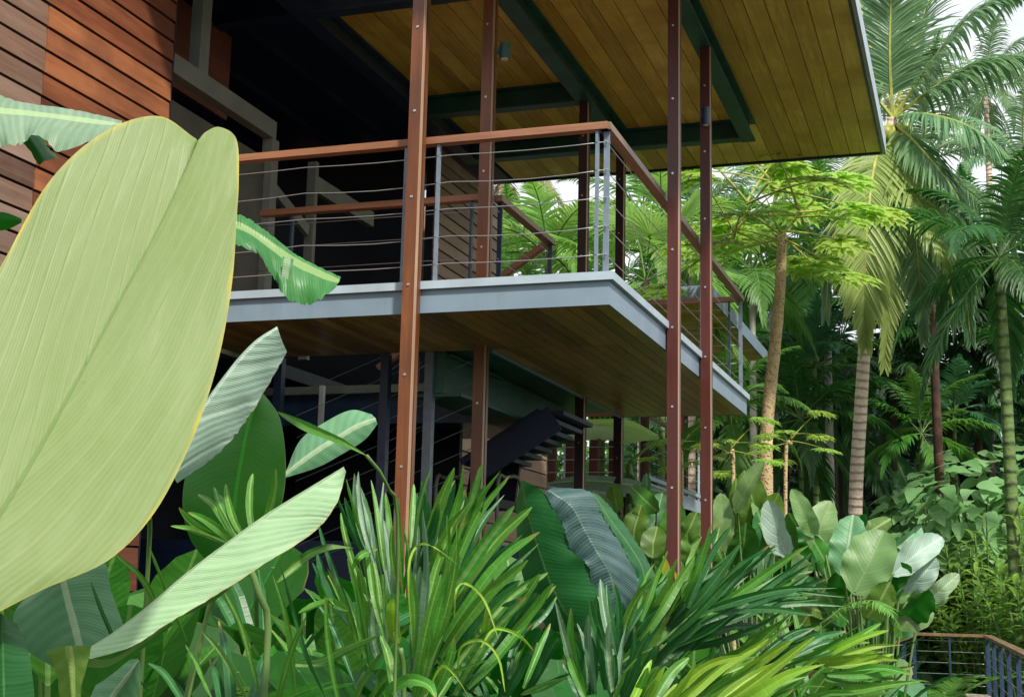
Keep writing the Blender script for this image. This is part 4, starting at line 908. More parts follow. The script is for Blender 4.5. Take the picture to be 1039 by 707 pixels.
m.build('leaf', LM['ear'], ee, True)
m = MB(); m.tube(crom([at(588, 640, 6.35), at(592, 690, 6.4), gpos(590, 6.4)], 8), .018, 6); m.build('leaf_stalk', MT['stem'], ee, True)

# ---- foreground left: giant leaf plant
gp = empty('giant_leaf_plant', gpos(-60, 2.1), 'plant with an enormous pale yellow-green oval leaf filling the left foreground', 'plant')
tl = lambda Q: [(x, y, (400-y)*.0006+.0003*(x-100)) for x, y in Q]
m = MB(); patch(m, *map(tl, ([(199, 141), (160, 118), (105, 134), (50, 185), (5, 262), (-45, 370), (-85, 500), (-80, 630)], [(200, 143), (168, 218), (122, 305), (75, 392), (30, 472), (-15, 545), (-50, 600), (-72, 640)], [(201.5, 142), (209, 134), (223, 129), (240, 142), (242.5, 185), (240, 225), (236, 280), (226, 345), (212, 400), (190, 458), (155, 522), (110, 568), (45, 597), (-10, 625), (-60, 648)])), 1.96, .012, .012, n=90, m=18, wave=.008, bulge=.006)
m.build('leaf', LM['giant'], gp, True)
m = MB(); m.tube(crom([at(-66, 630, 2.09), at(-75, 700, 2.1), gpos(-60, 2.1)], 8), .014, 7); m.build('leaf_stalk', MT['stem'], gp, True)

def leafplant(name, label, base_px, d, parts, cat='plant'):
    """parts: (L, M, R, depth, dL, dR, material, kw, stalk start or None)"""
    b = gpos(base_px, d); t = empty(name, b, label, cat)
    for Lp, Mp, Rp, dd, dL, dR, mt, kw, st in parts:
        m = MB(); patch(m, Lp, Mp, Rp, dd, dL, dR, **kw); m.build(kw_name.get(id(kw), 'leaf'), LM[mt], t, True)
        if st:
            d0 = dd if not hasattr(dd, '__len__') else dd[0]
            m = MB(); m.tube(crom([at(st[0], st[1], d0+.01), at(st[0]*.6+base_px*.4, st[1]+60, d0*.5+d*.5), b], 8), .0045, 6); m.build('leaf_stalk', MT['stem'], t, True)
    return t
kw_name = {}
leafplant('heliconia_plant', 'plant with a pale split leaf and a deep green oval leaf behind the giant leaf', 150, 2.9, [
 ([(176, 482), (198, 425), (228, 380), (256, 348), (281, 331)], [(177, 483), (199, 427), (229, 382), (257, 350), (281.5, 332)], [(180, 490), (222, 459), (251, 425), (272, 390), (291, 357)], 2.5, .02, .04, 'pale', dict(n=50, m=12, wave=.03, bulge=.1, rag=.03), (150, 520)),
 ([(262, 395), (228, 415), (200, 450), (186, 495), (192, 545), (225, 585)], [(264, 396), (252, 430), (244, 470), (238, 510), (236, 550), (235, 590)], [(266, 397), (284, 425), (290, 470), (285, 515), (266, 552), (240, 588)], 2.8, .06, .04, 'deep', dict(n=40, m=8, wave=.02, bulge=.06), (236, 590)),
 ([(290, 478), (305, 446), (330, 428), (356, 416), (377, 420)], [(286, 482), (315, 461), (340, 445), (362, 432), (381, 424)], [(288, 485), (322, 474), (348, 460), (370, 446), (383, 430)], 3.1, .05, .0, 'bluish', dict(n=40, m=8, wave=.03, bulge=.05), (286, 482)),
])
m = MB(); blade(m, [at(282, 418, 3.0), at(310, 432, 2.95), (at(345, 447, 2.9)), at(372, 462, 2.85)], scl(LANCE, .012), -FW, .5, n=14, m=2)
th_ = empty('strap_leaf_plant', gpos(372, 2.9), 'single thin green blade leaning across the blue-green leaf', 'plant'); m.build('leaf', LM['strap'], th_, True)
m = MB(); m.tube(crom([at(372, 462, 2.85), at(392, 492, 2.9), at(404, 560, 3.0), gpos(404, 3.1)], 10), .004, 5); m.build('leaf_stalk', MT['stem'], th_, True)
leafplant('calathea_plant', 'long narrow pale ribbed leaf pointing up to the right in the lower left', 60, 2.3, [
 ([(84, 660), (112, 643), (150, 614), (190, 580), (234, 547), (272, 520), (326, 487), (349, 473)], [(85, 661), (113, 645), (151, 616), (191, 582), (235, 549), (273, 522), (327, 489), (349, 474)], [(92, 668), (135, 655), (172, 631), (217, 605), (271, 570), (316, 541), (341, 512), (351, 478)], [2.1, 2.2, 2.3], .03, -.03, 'paleg', dict(n=60, m=10, wave=.06, bulge=.06, rag=.015), (88, 664)),
 ([(92, 657), (120, 655), (150, 640), (172, 630)], [(88, 672), (112, 672), (145, 652), (174, 631)], [(84, 700), (105, 690), (140, 662), (176, 633)], 2.15, 0, .02, 'green', dict(n=20, m=5), None),
 ([(168, 614), (195, 606), (220, 597), (238, 590)], [(172, 620), (196, 613), (220, 602), (238, 590)], [(178, 626), (198, 620), (222, 606), (239, 591)], 2.2, 0, -.03, 'green', dict(n=16, m=4), None)])
leafplant('heliconia_plant', 'blue-green leaf with a broad white midrib below the giant leaf', 40, 2.6, [
 ([(52, 585), (26, 606), (13, 628), (22, 655), (60, 680)], [(60, 572), (66, 598), (73, 625), (80, 652), (86, 682)], [(72, 572), (104, 568), (113, 600), (126, 640), (118, 668)], 2.5, .03, .05, 'bluish', dict(n=36, m=8, bulge=.05), (86, 682)),
 ([(140, 668), (118, 672), (100, 690), (88, 715)], [(141, 669), (130, 686), (116, 704), (105, 722)], [(142, 670), (143, 690), (138, 710), (125, 728)], 2.45, .03, .05, 'bluish', dict(n=30, m=6, bulge=.05), None)])
leafplant('palm_seedling', 'dark pleated leaf cut by the lower left corner of the picture', 5, 1.9, [
 ([(-25, 628), (-32, 660), (-38, 700), (-40, 760)], [(2, 622), (3, 655), (4, 700), (5, 760)], [(17, 632), (28, 658), (34, 695), (36, 760)], 1.85, .03, .04, 'strapdark', dict(n=30, m=8, wave=.02, bulge=.08), (4, 755))])
leafplant('heliconia_plant', 'small yellow-green folded leaf tip hanging beside the long ribbed leaf', 72, 1.95, [
 ([(46, 660), (55, 676), (60, 700), (64, 730)], [(68, 655), (71, 675), (73, 700), (75, 732)], [(93, 655), (88, 676), (82, 700), (82, 730)], 1.95, .03, .02, 'calathea', dict(n=24, m=6, wave=.05, bulge=-.1), (75, 725))])
# torn banana leaves at left, on a plant standing by the wall
leafplant('banana_plant', 'banana plant with torn pale leaf against the board wall ', -20, 3.0, [
 ([(-25, 88), (0, 97), (22, 104), (52, 108), (88, 114), (124, 123)], [(-25, 108), (0, 112), (25, 114), (58, 118), (92, 122), (125, 127)], [(-25, 145), (2, 148), (20, 146), (38, 137), (64, 153), (118, 131)], 2.6, .05, -.08, 'bananapale', dict(n=50, m=8, wave=.08, rag=.06, bulge=.08), (-25, 108)),
 ([(8, 126), (16, 136), (28, 150), (40, 168)], [(20, 124), (28, 138), (38, 152), (44, 164)], [(34, 124), (42, 138), (50, 152), (60, 160)], 2.66, 0, .05, 'deep', dict(n=16, m=5, rag=.1), None),
 ([(-20, 112), (0, 122), (6, 120), (14, 118)], [(-20, 116), (0, 128), (8, 124), (18, 118)], [(-20, 120), (0, 136), (8, 128), (22, 119)], 2.63, 0, .02, 'deep', dict(n=14, m=4, rag=.1), None),
 ([(232, 216), (250, 221), (272, 236), (300, 258), (322, 270), (346, 281)], [(232, 225), (252, 234), (272, 247), (296, 263), (320, 275), (344, 286)], [(232, 245), (262, 258), (278, 283), (291, 301), (318, 307), (340, 292)], 2.8, .02, -.05, 'banana', dict(n=60, m=8, wave=.12, rag=.08, bulge=.1), (232, 225)),
 ([(287, 260), (286, 272), (284, 288)], [(292, 261), (290, 274), (288, 290)], [(298, 263), (296, 276), (293, 291)], 2.76, 0, 0, 'bluish', dict(n=10, m=3), None),
 ([(-15, 216), (0, 215), (10, 217), (22, 222)], [(-15, 222), (0, 222), (10, 223), (22, 224)], [(-15, 232), (0, 234), (10, 232), (22, 226)], 2.7, 0, .02, 'deep', dict(n=10, m=3), None)])

# ---- foreground strap-leaved palms
def straps(name, label, d, base_px, L, cat='palm', stem=None):
    b = gpos(base_px, d); t = empty(name, b, label, cat); rn = random.Random(int(base_px*3))
    for pts, w, mt, *o in L:
        dd = d+(o[0] if o else rn.uniform(-.25, .25)); k = len(pts)
        P = [at(x, y, dd-.12*i/(k-1)*(1 if rn.random() < .6 else -1)) for i, (x, y) in enumerate(pts)]
        if k == 2:
            mid = (P[0]+P[1])/2; sd_ = nz(np.cross(P[1]-P[0], FW)); ln = np.linalg.norm(P[1]-P[0]); be = rn.uniform(-.06, .06)*ln; P = [P[0], P[0]*.67+P[1]*.33+sd_*be*.9-FW*rn.uniform(0, .04)*ln, P[0]*.33+P[1]*.67+sd_*be, P[1]+FW*rn.uniform(-.08, .08)*ln-A(0, 0, rn.uniform(0, .05)*ln)]
        m = MB(); nr = nz(-FW+RT*rn.uniform(-.7, .7)+A(0, 0, .2))
        blade(m, P, scl(STRAP if rn.random() < .75 else LANCE, w*dd/F/2.946*.5*rn.uniform(.8, 1.1)), nr, rn.uniform(.2, .7), 0, 16, 3, var=rn.random(), twist=rn.uniform(-.9, .9), wave=rn.uniform(0, .15))
        m.build('leaflet', LM[mt], t, True)
    if stem:
        m = MB(); m.tube(crom([at(x, y, d) for x, y in stem]+[b], 12), .007, 6); m.build('leaf_stalk', MT['stem'], t, True)
    return t
def fillin(L, n, rn, jit=14, mt=None):
    out = []
    for _ in range(n):
        pts, w, m0, *o = rn.choice(L)
        if len(pts) > 2: continue
        f = rn.uniform(.7, 1.0); dx, dy = rn.uniform(-jit, jit), rn.uniform(-jit*.5, jit)
        (bx, by), (tx, ty) = pts; out.append((((bx+dx*.4, by+dy*.3), (bx+(tx-bx)*f+dx, by+(ty-by)*f+dy)), w*rn.uniform(.8, 1.2), mt or m0, rn.uniform(.1, .7)))
    return out
def z8(*p): return tuple(Z8(*q) for q in p)
def z9(*p): return tuple(Z9(*q) for q in p)
def z10(*p): return tuple(Z10(*q) for q in p)
rn = random.Random(11)
GA = [(z8(b, t), w, mt) for t, b, w, mt in [((470, 45), (490, 400), 24, 'strapgrey'), ((510, 80), (527, 395), 24, 'strap'), ((395, 20), (440, 300), 24, 'strapgrey'), ((360, 40), (430, 280), 28, 'strap'), ((430, 60), (472, 330), 22, 'strap'), ((590, 125), (562, 640), 34, 'strapgrey'), ((690, 155), (590, 625), 36, 'strap'),
 ((320, 80), (400, 270), 26, 'strapdark'), ((560, 60), (548, 260), 22, 'strap'), ((545, 300), (558, 590), 30, 'strap'), ((440, 420), (452, 580), 46, 'bluish'), ((395, 320), (418, 540), 40, 'strap'), ((500, 400), (512, 550), 40, 'straplime'), ((360, 280), (430, 620), 24, 'strap'), ((300, 320), (395, 560), 24, 'strap'),
 ((340, 150), (420, 420), 26, 'strap'), ((270, 180), (380, 480), 26, 'strapdark'), ((250, 380), (380, 660), 26, 'strapdark'), ((640, 330), (560, 700), 30, 'strap'), ((420, 200), (470, 520), 26, 'strap'), ((460, 520), (500, 720), 36, 'strap'), ((610, 460), (560, 730), 34, 'strap'), ((680, 520), (590, 740), 34, 'strap')]]
GA += [(z8((365, 445), (310, 425), (215, 455)), 34, 'strap', -.3), (z8((150, 365), (230, 300), (300, 265), (380, 262)), 40, 'green', -.2), (z8((200, 608), (280, 600), (360, 560), (455, 520)), 40, 'green', -.3), (z8((365, 335), (400, 285), (450, 265)), 24, 'strap', -.2),
 (z8((555, 560), (543, 330), (570, 255), (620, 260), (697, 316)), 11, 'straplime', -.3), (z8((500, 740), (480, 690), (540, 655), (600, 670), (625, 710)), 44, 'strap', -.4)]
straps('strap_leaf_palm', 'palm seedling with pale upright strap leaflets in the centre foreground', 3.6, 415, GA+fillin(GA, 48, rn, 16), stem=[Z8(520, 560), Z8(530, 700)])
GB = [(z8(b, t), w, 'strap') for t, b, w in [((615, 20), (560, 300), 40), ((680, 15), (590, 330), 42), ((710, -5), (610, 340), 40), ((765, -5), (640, 330), 44), ((820, 8), (640, 370), 46), ((845, 35), (660, 390), 40), ((860, 120), (620, 470), 50), ((912, 130), (640, 500), 50), ((935, 185), (650, 540), 48), ((960, 325), (680, 620), 50), ((985, 360), (720, 680), 40), ((900, 290), (640, 590), 48), ((880, 420), (680, 700), 44), ((740, 100), (600, 420), 44)]]
GB = [(p, w, 'green' if i % 3 == 0 else 'strap', .15) for i, (p, w, _) in enumerate(GB)]
straps('strap_leaf_palm', 'palm with a broad fan of mid-green pleated leaflets rising towards the second orange column', 3.9, 440, GB+fillin(GB, 34, rn, 14, 'strapdark')+[(z8((680, 470), (688, 385), (722, 370), (772, 420), (812, 532)), 10, 'straplime', -.5), (z8((690, 620), (702, 556), (762, 538), (812, 590), (832, 692)), 12, 'straplime', -.5), (z8((590, 720), (640, 618), (682, 640), (728, 712)), 14, 'straplime', -.6), (z8((760, 560), (802, 504), (872, 520), (922, 572)), 14, 'straplime', -.4)], stem=[Z8(640, 520), Z8(600, 640), Z8(590, 720)])
GC = [(z9(b, t), w, mt) for t, b, w, mt in [((303, 415), (375, 680), 26, 'strapgrey'), ((352, 430), (398, 690), 26, 'strap'), ((402, 450), (425, 690), 30, 'strapgrey'), ((440, 345), (482, 580), 32, 'strapgrey'), ((465, 470), (475, 690), 30, 'bluish'), ((330, 520), (400, 720), 26, 'strap'), ((520, 480), (490, 700), 28, 'strapgrey'), ((260, 450), (180, 640), 24, 'strap'), ((290, 480), (210, 680), 24, 'strap'), ((560, 540), (500, 720), 30, 'strapdark'), ((590, 500), (510, 690), 28, 'strapdark'),
 ((100, 430), (60, 620), 26, 'straplime'), ((300, 360), (170, 520), 34, 'strap'), ((260, 330), (130, 480), 36, 'strap'), ((350, 640), (200, 700), 30, 'green'), ((240, 560), (150, 720), 30, 'strapdark'), ((610, 600), (520, 740), 34, 'strap')]]
straps('strap_leaf_palm', 'low clump of greyish strap leaves in front of the elephant ear', 4.1, 600, GC+fillin(GC, 40, rn, 18, 'strapdark'))
GD = [(z9(b, t), w, mt) for t, b, w, mt in [((770, 180), (690, 420), 34, 'strap'), ((830, 190), (700, 440), 36, 'strapdark'), ((800, 225), (640, 470), 32, 'strap'), ((865, 235), (650, 500), 30, 'strapdark'), ((720, 280), (560, 540), 30, 'strap'), ((660, 320), (500, 560), 34, 'strapdark'), ((900, 270), (640, 540), 30, 'strapdark'), ((975, 235), (700, 500), 26, 'strapdark'), ((1040, 245), (700, 480), 26, 'strap'), ((1065, 262), (740, 490), 28, 'strapdark'),
 ((1120, 330), (740, 450), 26, 'strapdark'), ((1150, 372), (700, 470), 30, 'strapdark'), ((1165, 400), (740, 440), 30, 'strapdark'), ((1030, 310), (760, 460), 26, 'strap'), ((940, 340), (660, 560), 30, 'strapdark'), ((600, 340), (480, 600), 30, 'strap'), ((560, 360), (470, 620), 28, 'strapdark'), ((700, 340), (520, 620), 30, 'strapdark'), ((1000, 400), (640, 560), 30, 'strapdark'), ((860, 400), (560, 640), 34, 'strapdark'), ((640, 260), (560, 480), 26, 'strap')]]
straps('strap_leaf_palm', 'palm with long dark blue-green leaflets sweeping right below the red columns', 5.2, 640, GD+fillin(GD, 60, rn, 16), stem=[Z9(740, 440), Z9(600, 560), Z9(480, 660)])
GE = [(z10(b, t), w, mt) for t, b, w, mt in [((402, 522), (70, 760), 40, 'straplime'), ((335, 520), (20, 740), 36, 'straplime'), ((268, 528), (-10, 720), 34, 'straplime'), ((240, 545), (-60, 780), 34, 'straplime'), ((190, 560), (-80, 760), 34, 'straplime'), ((435, 590), (120, 760), 40, 'straplime'), ((45, 592), (-90, 760), 34, 'straplime'), ((-45, 600), (-130, 760), 34, 'straplime'), ((-85, 590), (-170, 760), 34, 'straplime'), ((380, 640), (140, 800), 36, 'strap'), ((150, 600), (-50, 800), 30, 'strap'), ((300, 590), (20, 800), 34, 'straplime'), ((-130, 580), (-200, 720), 30, 'strap'), ((-10, 660), (-120, 800), 30, 'straplime')]]
straps('strap_leaf_palm', 'palm with bright lime leaflets fanning right along the bottom edge', 3.4, 690, GE+fillin(GE, 22, rn, 14, 'strap'), stem=[Z10(60, 720), Z10(0, 790)])
GF = [(z10(b, t), w, mt) for t, b, w, mt in [((605, 482), (330, 600), 30, 'strap'), ((628, 503), (380, 610), 30, 'straplime'), ((662, 542), (420, 600), 28, 'straplime'), ((705, 612), (440, 640), 32, 'strap'), ((730, 655), (420, 700), 34, 'strap'), ((560, 470), (300, 620), 26, 'strap'), ((520, 690), (360, 720), 30, 'strap'), ((500, 500), (260, 620), 26, 'strapdark'), ((640, 700), (430, 740), 28, 'strap'), ((340, 435), (160, 600), 24, 'strap'), ((420, 480), (200, 620), 24, 'strapdark')]]
straps('strap_leaf_palm', 'green strap leaflets reaching over the walkway handrail', 5.6, 760, GF+fillin(GF, 22, rn, 14))
GG = [(((235-x*.15, 552-y*.1), (tx, ty)), 20, 'strap') for x, y, tx, ty in [(0, 0, 172, 534), (0, 10, 180, 513), (-20, 20, 201, 499), (-60, 40, 216, 491), (-90, 60, 230, 487), (-150, 90, 257, 476), (-200, 120, 279, 474), (-60, 30, 222, 500), (-20, 10, 190, 520)]]
straps('strap_leaf_palm', 'small palm leaf with grey-green fingers below the deep green oval leaf', 2.55, 250, [(p, 30, m_, 0) for p, w_, m_ in GG]+[(((x, y), (x2, y2)), 22, mt) for x, y, x2, y2, mt in [(300, 707, 276, 578, 'strap'), (262, 700, 228, 596, 'strap'), (250, 707, 205, 640, 'green'), (330, 707, 285, 560, 'strapdark'), (215, 707, 190, 650, 'strap'), (280, 720, 310, 620, 'strap'), (190, 720, 150, 670, 'strapdark'), (345, 720, 330, 600, 'strap'), (170, 640, 120, 560, 'strap'), (190, 650, 150, 548, 'strap'), (150, 700, 90, 590, 'strapdark')]], stem=[(240, 552), (262, 600), (270, 680)])
ya = empty('yellow_leaves', gpos(693, 6.9), 'few yellowed leaves between the strap leaves at the foot of the front red column', 'plant')
for (a, b, w_) in (((697, 612), (692, 580), .022), ((700, 615), (701, 590), .02), ((674, 585), (673, 563), .022), ((688, 600), (684, 578), .018)):
    m = MB(); P0, P1 = at(*a, 6.9), at(*b, 6.85); blade(m, [P0, (P0+P1)/2+RT*.01, P1], scl(LANCE, w_), -FW, .3, n=8, m=2); m.build('leaf', GREEN['yellow'], ya, True)
m = MB(); m.tube(crom([at(697, 612, 6.9), at(695, 650, 6.9), gpos(693, 6.9)], 5), .006, 5); m.build('stem', MT['stem'], ya, True)
# little arching fern leaf by the paddle leaves, yellow bract
m = MB(); ar = empty('fern', gpos(850, 7.6), 'small arching feather leaf in front of the grey paddle leaves', 'fern')
frond(m, [at(*Z10(440, 475), 7.6), at(*Z10(500, 432), 7.6), at(*Z10(580, 420), 7.5), at(*Z10(635, 460), 7.4), at(*Z10(655, 525), 7.4)], 46, .13, 75, 60, .5, .006, .1, .02, 3, rr=.006); m.build('frond', [GREEN['bright'], MT['stem']], ar)
m = MB(); m.tube(crom([at(*Z10(440, 475), 7.6), at(*Z10(420, 560), 7.6), gpos(850, 7.6)], 6), .006, 5); m.build('leaf_stalk', MT['stem'], ar)

# ---- shrubs on the right
def twigshrub(seed, hgt, rad, nst, per, l, w, droop=.35, whorl=True):
    rnd = random.Random(seed); m = MB(); st = MB()
    for i in range(nst):
        a = i*2.4; R = rad*(i/nst)**.6; b = A(cos(a)*R*.4, sin(a)*R*.4, 0); tp = A(cos(a)*R, sin(a)*R, hgt*rnd.uniform(.6, 1.05)*(1-.25*(R/rad)))
        P = crom([b, b*.5+tp*.5+A(0, 0, .12), tp], 8); st.tube(P, .01, 4)
        for k in range(per):
            t = .3+.7*k/(per-1); j = min(7, int(t*8)); p = P[j]+(P[j+1]-P[j])*(t*8-j if t < 1 else 1); an = k*2.4+rnd.uniform(-.3, .3); up = .25+.9*(t-.3)
            d = nz(A(cos(an), sin(an), up)); leaflet(m, p, d, nz(A(0, 0, 1)+d*.01+A(.01, 0, 0)), l*rnd.uniform(.7, 1.15), w*rnd.uniform(.8, 1.2), 0, rnd.random()*.7+.3*t, droop+rnd.uniform(0, .4))
    return m, st
GS = [twigshrub(s, 1.5, .8, 48, 22, .21, .026, .5) for s in (1, 2)]
GSM = {(i, c): GS[i][0].mesh('foliage', [GREEN[c]]) for i in (0, 1) for c in ('mid', 'bright', 'dark')}; GST = [g_[1].mesh('stems', [MT['stem']]) for g_ in GS]
def shrub(px, d, i, c, s, label, group=None, rz=0, sz=1, cat='shrub', z=0):
    p = gpos(px, d); p[2] += z; t = empty('leafy_shrub', p, label, cat, group); a = inst('foliage', GSM[i, c], t, s=s, rz=rz); b = inst('stems', GST[i], t, s=s, rz=rz); a.scale.z = b.scale.z = s*sz
shrub(1003, 22.3, 0, 'bright', 1.55, 'leafy ginger-like shrub with bright tips beside the walkway handrail', sz=1.5)
shrub(1065, 20, 1, 'bright', 1.6, 'leafy green shrub at the right picture edge above the walkway', sz=1.5, rz=1)
shrub(968, 24, 1, 'bright', 1.6, 'light yellow-green shrub between paddle leaves and the right edge', sz=1.45, rz=2)
shrub(1030, 23.4, 0, 'bright', 1.7, 'mid green leafy shrub behind the ginger-like shrub', sz=1.4, rz=3)
shrub(938, 24, 0, 'mid', 1.6, 'dark leafy shrub behind the grey paddle leaves', sz=1.2, rz=1)
shrub(1100, 24, 0, 'mid', 1.6, 'mid green shrub just outside the right edge', sz=1.3, rz=4)
# vine-covered bush of big heart leaves
vb = gpos(1005, 23.5); vt = empty('vine_covered_bush', vb, 'rounded bush covered in large pale green heart-shaped leaves at the right', 'bush'); rn = random.Random(8); vm = MB(); vs = MB()
def heart(m, p, d, nrm, s, rn):
    S = nz(np.cross(d, nrm)); blade(m, [p-d*.12*s, p+d*.15*s, p+d*.55*s-A(0, 0, .04*s), p+d*s-A(0, 0, .16*s)], scl([(0, .25), (.07, .75), (.22, 1), (.5, .9), (.8, .5), (.92, .22), (1, .02)], .42*s), nrm, .12, n=9, m=2, var=rn.random(), wave=.06, seed=rn.random()*6)
for i in range(1000):
    v = nz(A(rn.gauss(0, 1), rn.gauss(0, 1)-.5, abs(rn.gauss(0, 1))*.9)); r_ = rn.uniform(.8, 1.03)
    px_ = rn.choice(((0, .6, 4.9, 1.7), (-1.0, .9, 4.3, 1.3), (1.6, .4, 5.0, 1.8)))
    p = vb+A(px_[0], px_[1], 0)+A(v[0]*px_[3]*r_, v[1]*px_[3]*r_, v[2]*px_[2]*.45*r_+px_[2]*.52)
    if i % 3 == 0: p[2] = vb[2]+rn.uniform(.4, px_[2]*.6)
    nr = nz(v+A(rn.uniform(-.4, .4), rn.uniform(-.4, .4), .6)); d = nz(A(rn.uniform(-.6, .6), rn.uniform(-.6, .2), -.6)-nr*.1); d = nz(d-nr*np.dot(d, nr)); heart(vm, p, d, nr, rn.uniform(.24, .42), rn)
    if i % 20 == 0: vs.tube(crom([vb+A(px_[0]*.3, 0, 0), vb*.5+p*.5+A(0, 0, .2), p], 5), .012, 4)
vm.build('foliage', foliage('vine_heart_leaf', (.11, .27, .08), (.30, .50, .22), .3), vt, True); vs.build('stems', MT['bark'], vt)

# ---- filling plants between
TXT = {
 ('banana', 'banana'): 'banana plant with dark torn arching leaves', ('banana', 'bananapale'): 'banana plant with pale torn arching leaves',
 ('paddle', 'green'): 'low plant with fresh green paddle leaves', ('paddle', 'bluish'): 'low plant with bluish paddle leaves', ('paddle', 'calathea'): 'plant with yellow-green paddle leaves', ('paddle', 'calathea_pale'): 'plant with greyish paddle leaves',
 ('strap', 'strap'): 'tuft of light green strap leaves', ('strap', 'strapdark'): 'tuft of dark strap leaves', ('strap', 'straplime'): 'tuft of lime strap leaves', ('heart', 'green'): 'plant with fresh green heart-shaped leaves', ('heart', 'deep'): 'plant with deep green heart-shaped leaves', ('heart', 'bluish'): 'plant with bluish heart-shaped leaves'}
for i, (px, d, k, mt, n, s, z, where) in enumerate([
 (965, 28, 'banana', 'banana', 8, 2.3, 0, 'left of the light green palm trunk'), (690, 17, 'banana', 'banana', 7, .9, 0, 'behind the rear deck railing'), (1100, 32, 'banana', 'banana', 7, 1.4, 0, 'right of the vine-covered bush'),
 (920, 16, 'heart', 'bluish', 18, 1.3, .3, 'at the foot of the coconut trunk'), (855, 14, 'heart', 'deep', 18, 1.3, .1, 'below the coconut trunk, left side'), (840, 15, 'heart', 'green', 18, 1.3, .2, 'between papaya and coconut trunks'), (800, 13, 'heart', 'deep', 16, 1.2, .1, 'behind the upright paddle leaves'),
 (760, 12, 'heart', 'green', 16, 1.2, 0, 'right of the red columns'), (865, 12, 'heart', 'deep', 16, 1.2, 0, 'behind the large paddle clump'), (955, 25, 'heart', 'green', 16, 1.9, .1, 'left of the bright shrubs'), (720, 13, 'heart', 'bluish', 16, 1.2, 0, 'between the red columns at ground level'),
 (960, 22.3, 'heart', 'green', 16, .9, -.4, 'behind the far end rail of the walkway'), (930, 22.6, 'heart', 'deep', 16, 1.1, -.2, 'left behind the far end rail of the walkway'), (990, 22.4, 'heart', 'deep', 16, 1.1, -.3, 'right behind the far end rail of the walkway'),
 (850, 9.9, 'heart', 'deep', 14, .8, 0, 'left of the walkway posts'),
 (700, 7, 'paddle', 'green', 14, .75, 0, 'under the sweeping dark palm leaflets'), (760, 7.5, 'paddle', 'green', 14, .75, 0, 'under the paddle leaf clump'), (820, 8, 'paddle', 'bluish', 14, .95, 0, 'left of the large paddle clump'), (620, 8, 'paddle', 'calathea', 14, .7, 0, 'behind the elephant ear'), (540, 7.5, 'paddle', 'green', 14, .75, 0, 'left of the elephant ear'),
 (480, 6.6, 'paddle', 'green', 12, .62, 0, 'behind the broad palm fan'), (400, 6, 'paddle', 'green', 12, .62, 0, 'at the foot of the first orange column'), (340, 5, 'paddle', 'green', 12, .6, 0, 'below the blue-green leaf'), (290, 4.4, 'heart', 'deep', 16, .75, 0, 'in the shade below the deep green leaf'), (210, 4, 'heart', 'deep', 14, .95, 0, 'in the shade behind the long ribbed leaf'), (130, 3.6, 'paddle', 'green', 14, .7, 0, 'behind the long ribbed leaf base'),
 (60, 3.4, 'paddle', 'green', 14, .7, 0, 'under the giant leaf'), (180, 3.0, 'strap', 'strap', 7, .5, 0, 'in the lower left shade'), (250, 3.4, 'strap', 'strapdark', 7, .6, 0, 'left of the centre seedling'), (330, 3.9, 'strap', 'strap', 7, .65, 0, 'just left of the centre seedling'), (510, 4.8, 'strap', 'strapdark', 7, .62, 0, 'between the centre palms'), (560, 4.9, 'strap', 'strap', 7, .55, 0, 'in front of the elephant ear stalk'),
 (650, 5.6, 'strap', 'strapdark', 8, .7, 0, 'under the sweeping palm'), (740, 6.2, 'strap', 'strap', 8, .8, 0, 'right of the front red column'), (800, 6.6, 'strap', 'strap', 8, .8, 0, 'left of the walkway corner'), (480, 3.6, 'strap', 'strap', 6, .5, 0, 'at the bottom centre'), (640, 4.4, 'strap', 'strap', 6, .6, 0, 'at the bottom right of centre'),
 (380, 4.4, 'heart', 'bluish', 14, .7, 0, 'behind the centre seedling'), (430, 5.2, 'heart', 'deep', 16, .85, 0, 'behind the centre palms'), (580, 5.6, 'heart', 'deep', 12, .9, 0, 'below the elephant ear'), (148, 4.4, 'heart', 'deep', 18, 1.0, 0, 'in front of the board wall below the giant leaf'), (230, 4.6, 'heart', 'green', 18, .9, 0, 'in the dark gap behind the deep green leaf'), (310, 5.6, 'heart', 'deep', 18, 1.15, 0, 'in the dark gap below the blue-green leaf'), (275, 5.0, 'strap', 'strapdark', 8, .95, 0, 'in the dark gap left of the first orange column'), (350, 5.2, 'strap', 'strap', 8, .8, 0, 'just left of the first orange column'), (850, 7, 'strap', 'strapdark', 7, .8, 0, 'beside the short side railing')]):
    plant(px, d, k, mt, TXT[k, mt]+' '+where, n, s, seed=i, z=z)
for px, d, s, z, w_ in ((870, 18, 1.5, .2, 'under the coconut palm'), (930, 18, 1.5, .3, 'right of the coconut trunk'), (800, 17, 1.4, .2, 'beside the papaya trunk'), (868, 13.5, 1.1, .3, 'above the large paddle clump'), (985, 24, 1.6, .3, 'among the bright shrubs'), (660, 16, 1.3, .2, 'below the rear deck'), (760, 15, 1.2, .3, 'left of the papaya seedling'), (790, 7.2, .7, .1, 'in front of the upright paddle leaves'), (300, 3.4, .5, 0, 'among the left stems'), (262, 3.9, .75, 0, 'behind the left stems'), (345, 4.5, .8, 0, 'left of the centre seedling'), (470, 3.3, .5, 0, 'at the bottom centre edge'), (570, 3.7, .6, 0, 'at the bottom edge in front of the elephant ear'), (820, 6.2, .7, 0, 'right of the sweeping dark leaflets'), (120, 2.9, .5, 0, 'under the long ribbed leaf'), (690, 5, .6, 0, 'behind the bright lime leaflets')):
    fernclump(px, d, 'green fern with feathery fronds '+w_, 'fern', 14, s, z=z)
for px, d, s, z, w_ in ((855, 16, .6, .2, 'left of the coconut trunk base'), (950, 15.5, .55, .3, 'left of the vine-covered bush'), (690, 14, .45, 0, 'between the red columns')):
    fernclump(px, d, 'blue-green fern-like palm seedling '+w_, 'blue', 12, s, z=z)

